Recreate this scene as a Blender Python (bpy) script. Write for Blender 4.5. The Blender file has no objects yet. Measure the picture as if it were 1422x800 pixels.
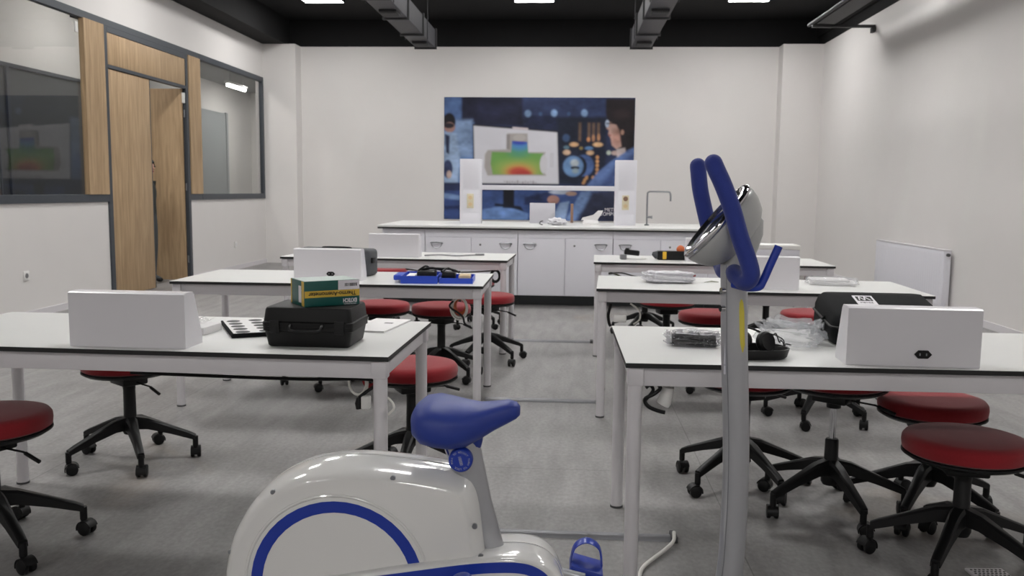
import bpy, bmesh, math, random
import numpy as np
from mathutils import Vector, Matrix, Euler
random.seed(7)
PI = math.pi
sc = bpy.context.scene
COL = sc.collection
R = math.radians

# ------------------------------------------------------------------ colours and materials
def lin(c):
    c = c / 255.0
    return c / 12.92 if c <= 0.04045 else ((c + 0.055) / 1.055) ** 2.4
def C(r, g, b): return (lin(r), lin(g), lin(b), 1.0)
M = {}
def mat(name, col, rough=0.5, metal=0.0, var=0.0, scale=20.0, bump=0.0, bscale=None, coat=0.0, spec=0.5, stretch=(1, 1, 1), sheen=0.0):
    m = bpy.data.materials.new(name); m.use_nodes = True
    nt = m.node_tree; b = nt.nodes['Principled BSDF']
    b.inputs['Base Color'].default_value = col
    b.inputs['Roughness'].default_value = rough
    b.inputs['Metallic'].default_value = metal
    b.inputs['Coat Weight'].default_value = coat
    b.inputs['Coat Roughness'].default_value = 0.06
    b.inputs['Specular IOR Level'].default_value = spec
    b.inputs['Sheen Weight'].default_value = sheen
    if var or bump:
        tc = nt.nodes.new('ShaderNodeTexCoord'); mp = nt.nodes.new('ShaderNodeMapping')
        mp.inputs['Scale'].default_value = stretch
        nt.links.new(tc.outputs['Object'], mp.inputs['Vector'])
        n = nt.nodes.new('ShaderNodeTexNoise'); n.inputs['Scale'].default_value = scale; n.inputs['Detail'].default_value = 5
        nt.links.new(mp.outputs[0], n.inputs['Vector'])
        if var:
            mx = nt.nodes.new('ShaderNodeMix'); mx.data_type = 'RGBA'
            mx.inputs['A'].default_value = tuple(x * (1 - var) for x in col[:3]) + (1,)
            mx.inputs['B'].default_value = tuple(min(1, x * (1 + var)) for x in col[:3]) + (1,)
            nt.links.new(n.outputs['Fac'], mx.inputs['Factor'])
            nt.links.new(mx.outputs['Result'], b.inputs['Base Color'])
        if bump:
            bp = nt.nodes.new('ShaderNodeBump'); bp.inputs['Strength'].default_value = bump; bp.inputs['Distance'].default_value = 0.002
            n2 = n
            if bscale:
                n2 = nt.nodes.new('ShaderNodeTexNoise'); n2.inputs['Scale'].default_value = bscale
                nt.links.new(mp.outputs[0], n2.inputs['Vector'])
            nt.links.new(n2.outputs['Fac'], bp.inputs['Height'])
            nt.links.new(bp.outputs[0], b.inputs['Normal'])
    M[name] = m
    return m
def emis(name, col, s):
    m = bpy.data.materials.new(name); m.use_nodes = True
    b = m.node_tree.nodes['Principled BSDF']
    b.inputs['Base Color'].default_value = col
    b.inputs['Emission Color'].default_value = col
    b.inputs['Emission Strength'].default_value = s
    M[name] = m

mat('wall', C(222, 219, 217), 0.85, var=0.02, scale=3, bump=0.05, bscale=60, spec=0.2)
mat('black_paint', C(27, 27, 28), 0.8, var=0.15, scale=6, spec=0.2)
mat('duct_metal', C(60, 60, 65), 0.55, var=0.2, scale=12, metal=0.2)
mat('duct_dark', C(44, 44, 46), 0.6, var=0.2, scale=8)
mat('anthracite', C(60, 65, 72), 0.45, var=0.05)
mat('table_white', C(226, 226, 224), 0.32, var=0.015, scale=8)
mat('black_edge', C(22, 22, 23), 0.5, var=0.1)
mat('white_metal', C(216, 213, 216), 0.38, var=0.015, scale=30)
mat('console_white', C(222, 220, 224), 0.3, var=0.01, scale=10)
mat('cabinet_white', C(226, 225, 232), 0.4, var=0.012, scale=6)
mat('black_plastic', C(17, 17, 18), 0.45, var=0.12, scale=60, spec=0.3)
mat('black_soft', C(17, 18, 20), 0.85, var=0.2, scale=120, bump=0.4, bscale=400, spec=0.2)
mat('black_case', C(11, 11, 12), 0.5, var=0.12, scale=80, bump=0.3, bscale=300, spec=0.3)
mat('chrome', C(215, 215, 218), 0.09, metal=1.0)
mat('steel', C(150, 152, 156), 0.3, metal=0.9)
mat('red_fabric', C(142, 34, 41), 0.85, var=0.14, scale=180, bump=0.4, bscale=500, sheen=0.25, spec=0.2)
mat('grey_foot', C(70, 70, 72), 0.6)
mat('bike_white', C(220, 219, 217), 0.16, coat=0.6, var=0.008, scale=5)
mat('bike_blue', C(28, 56, 158), 0.3, var=0.04, scale=10)
mat('bike_blue_foam', C(31, 50, 134), 0.7, var=0.1, scale=60, bump=0.4, bscale=500, sheen=0.2)
mat('saddle_blue', C(34, 56, 142), 0.48, var=0.05, scale=20, bump=0.15, bscale=600)
mat('bike_silver', C(182, 183, 187), 0.32, metal=0.6, var=0.03, scale=30)
mat('silver_plastic', C(190, 191, 190), 0.35, metal=0.35, var=0.03)
mat('display_glass', C(40, 46, 62), 0.12, coat=0.8)
mat('yellow_tape', C(216, 200, 78), 0.6, var=0.06)
mat('conduit_grey', C(128, 128, 132), 0.45, metal=0.3, var=0.08, scale=20)
mat('white_plastic', C(226, 225, 222), 0.4, var=0.01)
mat('beige_plastic', C(214, 204, 176), 0.45, var=0.02)
mat('paper', C(232, 230, 230), 0.75, var=0.02, scale=15)
mat('print_grey', C(110, 110, 112), 0.8)
mat('ink', C(28, 26, 24), 0.7)
mat('carton_grey', C(206, 205, 212), 0.6, var=0.02)
mat('green_box', C(14, 82, 76), 0.4, var=0.06, scale=15)
mat('green_light', C(166, 182, 176), 0.35, var=0.12, scale=25)
mat('box_yellow', C(208, 172, 62), 0.45, var=0.05)
mat('label_white', C(226, 222, 228), 0.5, var=0.02)
mat('tray_blue', C(36, 72, 186), 0.4, var=0.04)
mat('yellow_plastic', C(232, 184, 48), 0.4)
mat('orange_plastic', C(196, 98, 52), 0.5)
mat('tan', C(214, 190, 150), 0.6, var=0.05)
mat('leaf_green', C(92, 98, 66), 0.6, var=0.2)
mat('brown_wood', C(140, 110, 92), 0.6, var=0.1)
mat('red_wire', C(170, 50, 54), 0.5)
mat('skin', C(196, 150, 130), 0.5, var=0.05)
mat('hair', C(26, 22, 22), 0.6, var=0.2)
mat('dark_cloth', C(48, 52, 50), 0.85, var=0.1)
mat('trouser_cloth', C(70, 74, 76), 0.85, var=0.1)
mat('grey_bag', C(70, 72, 76), 0.65, var=0.15, scale=60, bump=0.3)
mat('cable_white', C(224, 222, 216), 0.5)
mat('cable_grey', C(120, 120, 122), 0.5)
mat('corridor_wall', C(206, 205, 202), 0.85, var=0.02, scale=3)
mat('corridor_dark', C(64, 68, 70), 0.5, var=0.08)
mat('corridor_door', C(140, 146, 148), 0.5, var=0.03)
mat('corridor_ceiling', C(120, 122, 122), 0.85, var=0.03)
emis('panel_light', (1.0, 0.985, 0.965, 1), 50.0)
emis('tube_light', (1.0, 0.98, 0.95, 1), 22.0)
emis('corridor_panel', (1.0, 0.97, 0.93, 1), 80.0)

def oak():
    m = bpy.data.materials.new('oak'); m.use_nodes = True; nt = m.node_tree; b = nt.nodes['Principled BSDF']
    tc = nt.nodes.new('ShaderNodeTexCoord'); mp = nt.nodes.new('ShaderNodeMapping'); mp.inputs['Scale'].default_value = (14, 14, 0.9)
    nt.links.new(tc.outputs['Object'], mp.inputs['Vector'])
    n = nt.nodes.new('ShaderNodeTexNoise'); n.inputs['Scale'].default_value = 2.2; n.inputs['Detail'].default_value = 9; n.inputs['Distortion'].default_value = 0.6
    nt.links.new(mp.outputs[0], n.inputs['Vector'])
    r = nt.nodes.new('ShaderNodeValToRGB'); e = r.color_ramp.elements
    e[0].position = 0.3; e[0].color = C(158, 132, 101); e[1].position = 0.7; e[1].color = C(190, 163, 129)
    nt.links.new(n.outputs['Fac'], r.inputs[0]); nt.links.new(r.outputs[0], b.inputs['Base Color'])
    b.inputs['Roughness'].default_value = 0.55; b.inputs['Specular IOR Level'].default_value = 0.3
    M['oak'] = m
oak()

def floor_mat():
    m = bpy.data.materials.new('vinyl_floor'); m.use_nodes = True; nt = m.node_tree; b = nt.nodes['Principled BSDF']
    tc = nt.nodes.new('ShaderNodeTexCoord')
    def noise(scale, st, det=6, dist=0.0):
        mp = nt.nodes.new('ShaderNodeMapping'); mp.inputs['Scale'].default_value = st
        nt.links.new(tc.outputs['Object'], mp.inputs['Vector'])
        n = nt.nodes.new('ShaderNodeTexNoise'); n.inputs['Scale'].default_value = scale; n.inputs['Detail'].default_value = det; n.inputs['Distortion'].default_value = dist
        nt.links.new(mp.outputs[0], n.inputs['Vector']); return n
    n1 = noise(3.0, (3.2, 0.7, 1), 7, 0.5); n2 = noise(60, (1, 0.6, 1), 4); n3 = noise(0.9, (1, 1, 1), 4, 0.8)
    r1 = nt.nodes.new('ShaderNodeValToRGB'); e = r1.color_ramp.elements
    e[0].position = 0.25; e[0].color = C(126, 124, 123); e[1].position = 0.75; e[1].color = C(150, 148, 147)
    nt.links.new(n1.outputs['Fac'], r1.inputs[0])
    mx = nt.nodes.new('ShaderNodeMix'); mx.data_type = 'RGBA'; mx.blend_type = 'OVERLAY'; mx.inputs['Factor'].default_value = 0.45
    nt.links.new(r1.outputs[0], mx.inputs['A'])
    r2 = nt.nodes.new('ShaderNodeValToRGB'); r2.color_ramp.elements[0].position = 0.2; r2.color_ramp.elements[1].position = 0.8
    r2.color_ramp.elements[0].color = (0.28, 0.28, 0.28, 1); r2.color_ramp.elements[1].color = (0.72, 0.72, 0.72, 1)
    nt.links.new(n2.outputs['Fac'], r2.inputs[0]); nt.links.new(r2.outputs[0], mx.inputs['B'])
    # worn tan stains
    r3 = nt.nodes.new('ShaderNodeValToRGB'); r3.color_ramp.elements[0].position = 0.62; r3.color_ramp.elements[1].position = 0.78
    r3.color_ramp.elements[0].color = (0, 0, 0, 1); r3.color_ramp.elements[1].color = (0.35, 0.35, 0.35, 1)
    nt.links.new(n3.outputs['Fac'], r3.inputs[0])
    mx2 = nt.nodes.new('ShaderNodeMix'); mx2.data_type = 'RGBA'
    nt.links.new(r3.outputs[0], mx2.inputs['Factor']); nt.links.new(mx.outputs['Result'], mx2.inputs['A']); mx2.inputs['B'].default_value = C(170, 148, 120)
    # sheet seams
    br = nt.nodes.new('ShaderNodeTexBrick'); br.inputs['Scale'].default_value = 1.0
    br.inputs['Brick Width'].default_value = 8.0; br.inputs['Row Height'].default_value = 1.5; br.inputs['Mortar Size'].default_value = 0.0022
    br.inputs['Color1'].default_value = (1, 1, 1, 1); br.inputs['Color2'].default_value = (0.97, 0.97, 0.97, 1); br.inputs['Mortar'].default_value = (0.6, 0.6, 0.6, 1)
    mpb = nt.nodes.new('ShaderNodeMapping'); mpb.inputs['Rotation'].default_value = (0, 0, PI / 2); mpb.inputs['Location'].default_value = (0.0, 0.85, 0)
    nt.links.new(tc.outputs['Object'], mpb.inputs['Vector']); nt.links.new(mpb.outputs[0], br.inputs['Vector'])
    mx3 = nt.nodes.new('ShaderNodeMix'); mx3.data_type = 'RGBA'; mx3.blend_type = 'MULTIPLY'; mx3.inputs['Factor'].default_value = 1
    nt.links.new(mx2.outputs['Result'], mx3.inputs['A']); nt.links.new(br.outputs['Color'], mx3.inputs['B'])
    nt.links.new(mx3.outputs['Result'], b.inputs['Base Color'])
    b.inputs['Roughness'].default_value = 0.5; b.inputs['Specular IOR Level'].default_value = 0.4
    bp = nt.nodes.new('ShaderNodeBump'); bp.inputs['Strength'].default_value = 0.12; bp.inputs['Distance'].default_value = 0.001
    nt.links.new(n2.outputs['Fac'], bp.inputs['Height']); nt.links.new(bp.outputs[0], b.inputs['Normal'])
    M['vinyl_floor'] = m
floor_mat()

def glass_mat(name, tint, refl=1.0, rough=0.0, ior=1.5, bump=0.0):
    m = bpy.data.materials.new(name); m.use_nodes = True; nt = m.node_tree; nt.nodes.clear()
    out = nt.nodes.new('ShaderNodeOutputMaterial'); t = nt.nodes.new('ShaderNodeBsdfTransparent'); t.inputs[0].default_value = tint
    g = nt.nodes.new('ShaderNodeBsdfGlossy'); g.inputs['Roughness'].default_value = rough
    f = nt.nodes.new('ShaderNodeFresnel'); f.inputs['IOR'].default_value = ior
    mu = nt.nodes.new('ShaderNodeMath'); mu.operation = 'MULTIPLY'; mu.inputs[1].default_value = refl; mu.use_clamp = True
    mx = nt.nodes.new('ShaderNodeMixShader')
    ge = nt.nodes.new('ShaderNodeNewGeometry'); mi = nt.nodes.new('ShaderNodeMath'); mi.operation = 'MULTIPLY_ADD'   # same reflectance on both faces of a thin pane
    mi.inputs[1].default_value = 1/ior - ior; mi.inputs[2].default_value = ior
    nt.links.new(ge.outputs['Backfacing'], mi.inputs[0]); nt.links.new(mi.outputs[0], f.inputs['IOR'])
    nt.links.new(f.outputs[0], mu.inputs[0]); nt.links.new(mu.outputs[0], mx.inputs[0])
    nt.links.new(t.outputs[0], mx.inputs[1]); nt.links.new(g.outputs[0], mx.inputs[2]); nt.links.new(mx.outputs[0], out.inputs[0])
    if bump:
        n = nt.nodes.new('ShaderNodeTexNoise'); n.inputs['Scale'].default_value = 40; n.inputs['Detail'].default_value = 3
        bp = nt.nodes.new('ShaderNodeBump'); bp.inputs['Strength'].default_value = bump; bp.inputs['Distance'].default_value = 0.01
        nt.links.new(n.outputs['Fac'], bp.inputs['Height']); nt.links.new(bp.outputs[0], g.inputs['Normal']); nt.links.new(bp.outputs[0], f.inputs['Normal'])
    M[name] = m
glass_mat('pane_glass', (0.9, 0.9, 0.9, 1), 0.75)
glass_mat('clear_film', (0.9, 0.9, 0.92, 1), 2.2, 0.12, 1.5, 0.6)
def film(name, col, alpha):
    m = bpy.data.materials.new(name); m.use_nodes = True; b = m.node_tree.nodes['Principled BSDF']
    nt = m.node_tree
    b.inputs['Base Color'].default_value = col; b.inputs['Alpha'].default_value = alpha; b.inputs['Roughness'].default_value = 0.15
    n = nt.nodes.new('ShaderNodeTexNoise'); n.inputs['Scale'].default_value = 70; n.inputs['Detail'].default_value = 4
    bp = nt.nodes.new('ShaderNodeBump'); bp.inputs['Strength'].default_value = 0.8; bp.inputs['Distance'].default_value = 0.004
    nt.links.new(n.outputs['Fac'], bp.inputs['Height']); nt.links.new(bp.outputs[0], b.inputs['Normal'])
    M[name] = m
film('bubble_film', C(232, 231, 236), 0.88)
film('poly_bag', C(214, 216, 220), 0.3)

# ------------------------------------------------------------------ mesh builder
class MB:
    def __init__(s): s.bm = bmesh.new(); s.mi = 0
    def _tag(s, before):
        for f in s.bm.faces:
            if f not in before: f.material_index = s.mi
    def box(s, c, d, bev=0.0, rot=None, seg=2, taper=None):
        fb = set(s.bm.faces); r = bmesh.ops.create_cube(s.bm, size=1.0); vs = r['verts']
        for v in vs:
            v.co = Vector((v.co.x * d[0], v.co.y * d[1], v.co.z * d[2]))
            if taper and v.co.z > 0: v.co.x *= taper[0]; v.co.y *= taper[1]
        if bev:
            es = list({e for v in vs for e in v.link_edges})
            rr = bmesh.ops.bevel(s.bm, geom=es, offset=bev, segments=seg, affect='EDGES', profile=0.5)
            vs = list({v for f in s.bm.faces if f not in fb for v in f.verts})
        mtx = Matrix.Translation(Vector(c)) @ (rot.to_matrix().to_4x4() if rot is not None else Matrix.Identity(4))
        for v in vs: v.co = mtx @ v.co
        s._tag(fb); return s
    def bx(s, x0, x1, y0, y1, z0, z1, bev=0.0): return s.box(((x0+x1)/2, (y0+y1)/2, (z0+z1)/2), (abs(x1-x0), abs(y1-y0), abs(z1-z0)), bev)
    def tube(s, pts, r, seg=12, cap=True, closed=False, ell=1.0, up=None):
        pts = [Vector(p) for p in pts]; n = len(pts)
        rs = r if isinstance(r, (list, tuple)) else [r] * n
        rings = []; prev = None
        for i, p in enumerate(pts):
            if closed: t = (pts[(i+1) % n] - pts[i-1])
            else: t = pts[min(i+1, n-1)] - pts[max(i-1, 0)]
            if t.length < 1e-9: t = Vector((0, 0, 1))
            t.normalize()
            if prev is None:
                a = Vector(up) if up else (Vector((0, 0, 1)) if abs(t.z) < 0.9 else Vector((0, 1, 0)))
                u = (a - t * a.dot(t)).normalized()
            else: u = (prev - t * prev.dot(t)).normalized()
            prev = u; w = t.cross(u)
            rings.append([s.bm.verts.new(p + (u * math.cos(2*PI*k/seg) * ell + w * math.sin(2*PI*k/seg)) * rs[i]) for k in range(seg)])
        rng = range(n) if closed else range(n-1)
        for i in rng:
            a, b = rings[i], rings[(i+1) % n]
            for k in range(seg):
                f = s.bm.faces.new((a[k], a[(k+1) % seg], b[(k+1) % seg], b[k])); f.material_index = s.mi
        if cap and not closed:
            f = s.bm.faces.new(rings[0][::-1]); f.material_index = s.mi
            f = s.bm.faces.new(rings[-1]); f.material_index = s.mi
        return s
    def cyl(s, a, b, r, seg=20, r2=None): return s.tube([a, b], [r, r if r2 is None else r2], seg)
    def lathe(s, prof, seg=32, mtx=None, sx=1.0, sy=1.0):
        mtx = mtx or Matrix.Identity(4); rings = []
        for (r, z) in prof:
            if r < 1e-6: rings.append([s.bm.verts.new(mtx @ Vector((0, 0, z)))])
            else: rings.append([s.bm.verts.new(mtx @ Vector((r*sx*math.cos(2*PI*k/seg), r*sy*math.sin(2*PI*k/seg), z))) for k in range(seg)])
        for i in range(len(rings)-1):
            a, b = rings[i], rings[i+1]
            for k in range(seg):
                k2 = (k+1) % seg
                if len(a) == 1 and len(b) == 1: continue
                if len(a) == 1: vs = (a[0], b[k2], b[k])
                elif len(b) == 1: vs = (a[k], a[k2], b[0])
                else: vs = (a[k], a[k2], b[k2], b[k])
                f = s.bm.faces.new(vs); f.material_index = s.mi
        for e, rv in ((0, True), (-1, False)):
            if len(rings[e]) > 1:
                f = s.bm.faces.new(rings[e][::-1] if rv else rings[e]); f.material_index = s.mi
        return s
    def loft(s, loops, cap=True, closed_ring=True):
        rs = [[s.bm.verts.new(Vector(p)) for p in lp] for lp in loops]; n = len(rs[0])
        for i in range(len(rs)-1):
            for k in range(n if closed_ring else n-1):
                f = s.bm.faces.new((rs[i][k], rs[i][(k+1) % n], rs[i+1][(k+1) % n], rs[i+1][k])); f.material_index = s.mi
        if cap:
            f = s.bm.faces.new(rs[0][::-1]); f.material_index = s.mi
            f = s.bm.faces.new(rs[-1]); f.material_index = s.mi
        return s
    def poly(s, pts):
        f = s.bm.faces.new([s.bm.verts.new(Vector(p)) for p in pts]); f.material_index = s.mi; return s
    def prism_y(s, pts, y0, y1):   # outline in x,z extruded along y
        return s.loft([[(x, y0, z) for x, z in pts], [(x, y1, z) for x, z in pts]])
    def prism_x(s, pts, x0, x1):   # outline in y,z extruded along x
        return s.loft([[(x0, y, z) for y, z in pts], [(x1, y, z) for y, z in pts]])
    def jitter(s, a):
        for v in s.bm.verts: v.co += Vector((random.uniform(-a, a), random.uniform(-a, a), random.uniform(-a, a)))
        return s
    def mesh(s, name, mats, smooth=35, recalc=True):
        if recalc: bmesh.ops.recalc_face_normals(s.bm, faces=s.bm.faces)
        me = bpy.data.meshes.new(name); s.bm.to_mesh(me); s.bm.free()
        for m in (mats if isinstance(mats, (list, tuple)) else [mats]): me.materials.append(M[m])
        if smooth:
            me.polygons.foreach_set('use_smooth', [True] * len(me.polygons)); me.set_sharp_from_angle(angle=R(smooth))
        return me
def link(name, me, parent=None, loc=(0, 0, 0), rot=(0, 0, 0)):
    o = bpy.data.objects.new(name, me); COL.objects.link(o); o.location = loc; o.rotation_euler = rot
    if parent is not None: o.parent = parent
    return o
def obj(name, mb, mats, parent=None, loc=(0, 0, 0), rot=(0, 0, 0), smooth=35): return link(name, mb.mesh(name, mats, smooth), parent, loc, rot)
def tag(o, label, cat, group=None, kind=None):
    o['label'] = label; o['category'] = cat
    if group: o['group'] = group
    if kind: o['kind'] = kind
    return o
def thing(name, label, cat, loc=(0, 0, 0), rz=0.0, group=None):
    o = bpy.data.objects.new(name, None); COL.objects.link(o); o.location = loc; o.rotation_euler = (0, 0, rz); o.empty_display_size = 0.1
    return tag(o, label, cat, group)
def struct(name, mb, mats, label=None, parent=None, smooth=0):
    o = obj(name, mb, mats, parent, smooth=smooth)
    if parent is None: o['kind'] = 'structure'
    if label: o['label'] = label
    return o
def text_mesh(name, body, size, matname, parent, mtx, extrude=0.0003, sx=1.0, align='CENTER', shear=0.0, bold=0.0):
    cu = bpy.data.curves.new(name, 'FONT'); cu.body = body; cu.size = size; cu.align_x = align; cu.align_y = 'CENTER'; cu.extrude = extrude; cu.shear = shear; cu.offset = bold
    t = bpy.data.objects.new('tmp_text', cu); COL.objects.link(t)
    dg = bpy.context.evaluated_depsgraph_get(); me = bpy.data.meshes.new_from_object(t.evaluated_get(dg))
    bpy.data.objects.remove(t); bpy.data.curves.remove(cu)
    me.transform(Matrix.Diagonal((sx, 1, 1, 1))); me.transform(mtx); me.materials.clear(); me.materials.append(M[matname])
    me.name = name
    return link(name, me, parent)
def frame(o, u, v):   # 4x4 with local x->u, y->v
    u = Vector(u).normalized(); v = Vector(v); v = (v - u*v.dot(u)).normalized(); w = u.cross(v)
    m = Matrix.Identity(4)
    for i in range(3): m[i][0] = u[i]; m[i][1] = v[i]; m[i][2] = w[i]; m[i][3] = o[i]
    return m
def smooth_path(pts, n=6, closed=False):
    P = [Vector(p) for p in pts]; out = []; L = len(P)
    for i in range(L if closed else L-1):
        if closed: p0, p1, p2, p3 = P[i-1], P[i], P[(i+1) % L], P[(i+2) % L]
        else: p0, p1, p2, p3 = P[max(i-1, 0)], P[i], P[i+1], P[min(i+2, L-1)]
        for k in range(n):
            t = k / n
            out.append(0.5*((2*p1) + (p2-p0)*t + (2*p0-5*p1+4*p2-p3)*t*t + (3*p1-p0-3*p2+p3)*t**3))
    if not closed: out.append(P[-1])
    return out

# ------------------------------------------------------------------ camera
H = 1.2925
cam = bpy.data.cameras.new('camera'); co = bpy.data.objects.new('camera', cam); COL.objects.link(co); sc.camera = co
cam.sensor_width = 36; cam.lens = 36 * 1219.4 / 1422; cam.clip_start = 0.05; cam.clip_end = 80
cam.dof.use_dof = True; cam.dof.focus_distance = 2.3; cam.dof.aperture_fstop = 9.0
rr = Vector((0.99784167, 0.06477624, 0.01077205)); dd = Vector((0.01779753, -0.10887972, -0.9938956)); ff = Vector((-0.06320796, 0.99194216, -0.10979758))
mw = Matrix.Identity(4)
for i in range(3): mw[i][0] = rr[i]; mw[i][1] = -dd[i]; mw[i][2] = -ff[i]
mw[2][3] = H
co.matrix_world = mw

# ------------------------------------------------------------------ room
XL, XR, YB, YP, YF, ZC, ZT = -5.274, 4.126, 15.34, 15.03, -8.0, 3.742, 4.2
WT = 0.12
struct('floor', MB().bx(-9.6, XR + WT, YF - WT, 26, -0.1, 0), 'vinyl_floor')
struct('ceiling', MB().bx(XL - WT, XR + WT, YF - WT, YB + WT, ZT, ZT + 0.1), 'black_paint')
def wall(name, boxes, m='wall'):
    mb = MB()
    for b in boxes: mb.bx(*b)
    return struct(name, mb, m)
wall('wall_back', [(XL - WT, XR + WT, YB, YB + WT, 0, ZC)])
wall('wall_back_upper', [(XL - WT, XR + WT, YB - 0.004, YB + WT, ZC, ZT)], 'black_paint')
wall('wall_right', [(XR, XR + WT, YF, YB, 0, ZC)])
wall('wall_right_upper', [(XR - 0.004, XR + WT, YF, YB - 0.004, ZC, ZT)], 'black_paint')
wall('wall_front', [(XL - WT, XR + WT, YF - WT, YF, 0, ZT)])
W0 = 5.2
wall('wall_left', [(XL - WT, XL, YF, W0, 0, ZC), (XL - WT, XL, W0, 9.82, 0, 1.12), (XL - WT, XL, W0, YB, 3.175, ZC), (XL - WT, XL, 11.97, YB, 0, 1.12), (XL - WT, XL, 15.0, YB, 1.12, 3.175)])
wall('wall_left_upper', [(XL - WT, XL + 0.004, YF, YB - 0.004, ZC, ZT)], 'black_paint')
wall('wall_pillar_left', [(XL, -4.7, YP, YB, 0, ZC)])
wall('wall_pillar_right', [(3.47, XR, YP, YB, 0, ZC)])
wall('ceiling_beam_left', [(XL + 0.005, XL + 0.38, YF, YB - 0.01, ZC + 0.005, ZT)], 'black_paint')
wall('ceiling_beam_right', [(XR - 0.05, XR - 0.005, YF, YB - 0.01, ZC + 0.15, ZT)], 'black_paint')
wall('baseboard_left', [(XL, XL + 0.012, YF, 9.81, 0, 0.07), (XL, XL + 0.012, 11.98, YP, 0, 0.07)], 'white_metal')
wall('baseboard_right', [(XR - 0.012, XR, YF, YP, 0, 0.07)], 'white_metal')
wall('baseboard_back', [(-4.7, 3.47, YB - 0.012, YB, 0, 0.07)], 'white_metal')

# windows in the left wall
def frame_member(mb, y0, y1, z0, z1, d0=0.045, d1=0.02): mb.bx(XL - d0, XL + d1, y0, y1, z0, z1, 0.003)
mb = MB()
frame_member(mb, W0, 9.37, 1.12, 1.205); frame_member(mb, W0, 9.37, 3.095, 3.175); frame_member(mb, W0, W0 + 0.06, 1.205, 3.095)
w1 = struct('window_1', mb, 'anthracite', 'dark framed interior window left of the wooden door, mural mirrored in its glass')
for i, (a, b) in enumerate(((W0 + 0.06, 7.93), (7.942, 9.368))):
    obj('glass_pane', MB().bx(XL - 0.022, XL - 0.014, a, b, 1.2, 3.1), 'pane_glass', w1, smooth=0)
obj('pane_joint', MB().bx(XL - 0.024, XL - 0.012, 7.93, 7.942, 1.2, 3.1), 'anthracite', w1, smooth=0)
obj('latch', MB().bx(XL - 0.013, XL + 0.004, 9.26, 9.31, 2.93, 3.04, 0.004), 'white_plastic', w1)
mb = MB()
frame_member(mb, 12.38, 15.0, 1.12, 1.205); frame_member(mb, 12.38, 15.0, 3.095, 3.175); frame_member(mb, 14.93, 15.0, 1.205, 3.095, 0.04, 0.02)
w2 = struct('window_2', mb, 'anthracite', 'dark framed interior window right of the wooden door, near the back corner')
obj('glass_pane', MB().bx(XL - 0.022, XL - 0.014, 12.38, 14.93, 1.2, 3.1), 'pane_glass', w2, smooth=0)
# timber panels beside and above the door
struct('trim_1', MB().bx(XL - 0.03, XL + 0.03, 9.372, 9.79, 1.205, 3.1, 0.002), 'oak', 'oak panel between the left window and the door')
struct('trim_2', MB().bx(XL - 0.03, XL + 0.03, 12.0, 12.378, 1.205, 3.1, 0.002), 'oak', 'narrow oak panel between the door and the right window')
mb = MB(); frame_member(mb, 9.372, 12.378, 3.1, 3.175, 0.12, 0.018); frame_member(mb, 9.372, 9.82, 1.12, 1.204, 0.12, 0.018); frame_member(mb, 11.975, 12.378, 1.12, 1.204, 0.12, 0.018)
struct('trim_3', mb, 'anthracite', 'dark rails above and below the oak panels')
# door
mb = MB(); frame_member(mb, 9.792, 9.872, 0, 3.1); frame_member(mb, 11.915, 11.985, 0, 3.1); frame_member(mb, 9.872, 11.915, 2.635, 2.675); frame_member(mb, 9.872, 11.915, 3.035, 3.1)
d1 = struct('door_1', mb, 'anthracite', 'oak double door in the left wall, right leaf standing open')
obj('transom_panel', MB().bx(XL - 0.09, XL + 0.012, 9.876, 11.911, 2.678, 3.032, 0.002), 'oak', d1)
lf = obj('closed_leaf', MB().bx(XL - 0.045, XL + 0.005, 9.876, 10.878, 0.012, 2.63, 0.002), 'oak', d1)
obj('leaf_edge', MB().bx(XL - 0.046, XL + 0.006, 10.879, 10.893, 0.012, 2.63), 'anthracite', d1, smooth=0)
lf2 = obj('open_leaf', MB().bx(XL - 1.04, XL - 0.03, 11.868, 11.908, 0.012, 2.63, 0.002), 'oak', d1)
obj('door_handle', MB().tube([(XL - 0.95, 11.868, 1.02), (XL - 0.95, 11.82, 1.02), (XL - 0.83, 11.82, 1.02)], 0.009), 'steel', lf2)
obj('door_closer', MB().bx(XL - 0.05, XL + 0.004, 11.88, 11.914, 2.44, 2.58, 0.004), 'white_plastic', d1)
for z in (0.3, 1.3, 2.3): obj('hinge', MB().cyl((XL - 0.012, 11.905, z - 0.05), (XL - 0.012, 11.905, z + 0.05), 0.01), 'steel', d1)

# corridor seen through the glass
XC = -7.9
wall('wall_corridor', [(XC - WT, XC, 0, 25, 0, 4.4)], 'corridor_wall')
wall('wall_corridor_end', [(XC, XL - WT, 25, 25 + WT, 0, 3.62)], 'corridor_wall')
wall('wall_corridor_start', [(XC, XL - WT, 0 - WT, 0, 0, 4.4)], 'corridor_wall')
wall('wall_corridor_side', [(XL - WT, XL, YB + WT, 25, 0, 3.62)], 'corridor_wall')
wall('ceiling_corridor', [(XC - WT, XL - WT - 0.001, 0, 16.0, 4.4, 4.5), (XC - WT, XL - WT - 0.001, 16.0, 25, 3.62, 4.5)], 'corridor_ceiling')
mb = MB().bx(XC, XC + 0.02, 1.0, 15.6, 0.9, 2.98)
wp = struct('window_3', mb, 'corridor_dark', 'dark glazed partition along the far side of the corridor')
obj('frame_rail', MB().bx(XC, XC + 0.05, 1.0, 15.6, 2.95, 3.0).bx(XC, XC + 0.05, 8.5, 8.56, 0.9, 2.95).bx(XC, XC + 0.05, 12.0, 12.06, 0.9, 2.95), 'anthracite', wp, smooth=0)
struct('door_2', MB().bx(XC, XC + 0.03, 18.3, 19.9, 0, 2.98).bx(XC, XC + 0.05, 19.9, 20.0, 0, 3.0), ['corridor_door'], 'grey door in the corridor seen through the right window')
struct('wall_corridor_pier', MB().bx(XC, XC + 0.5, 21.6, 22.2, 0, 3.62), 'corridor_wall')
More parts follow.
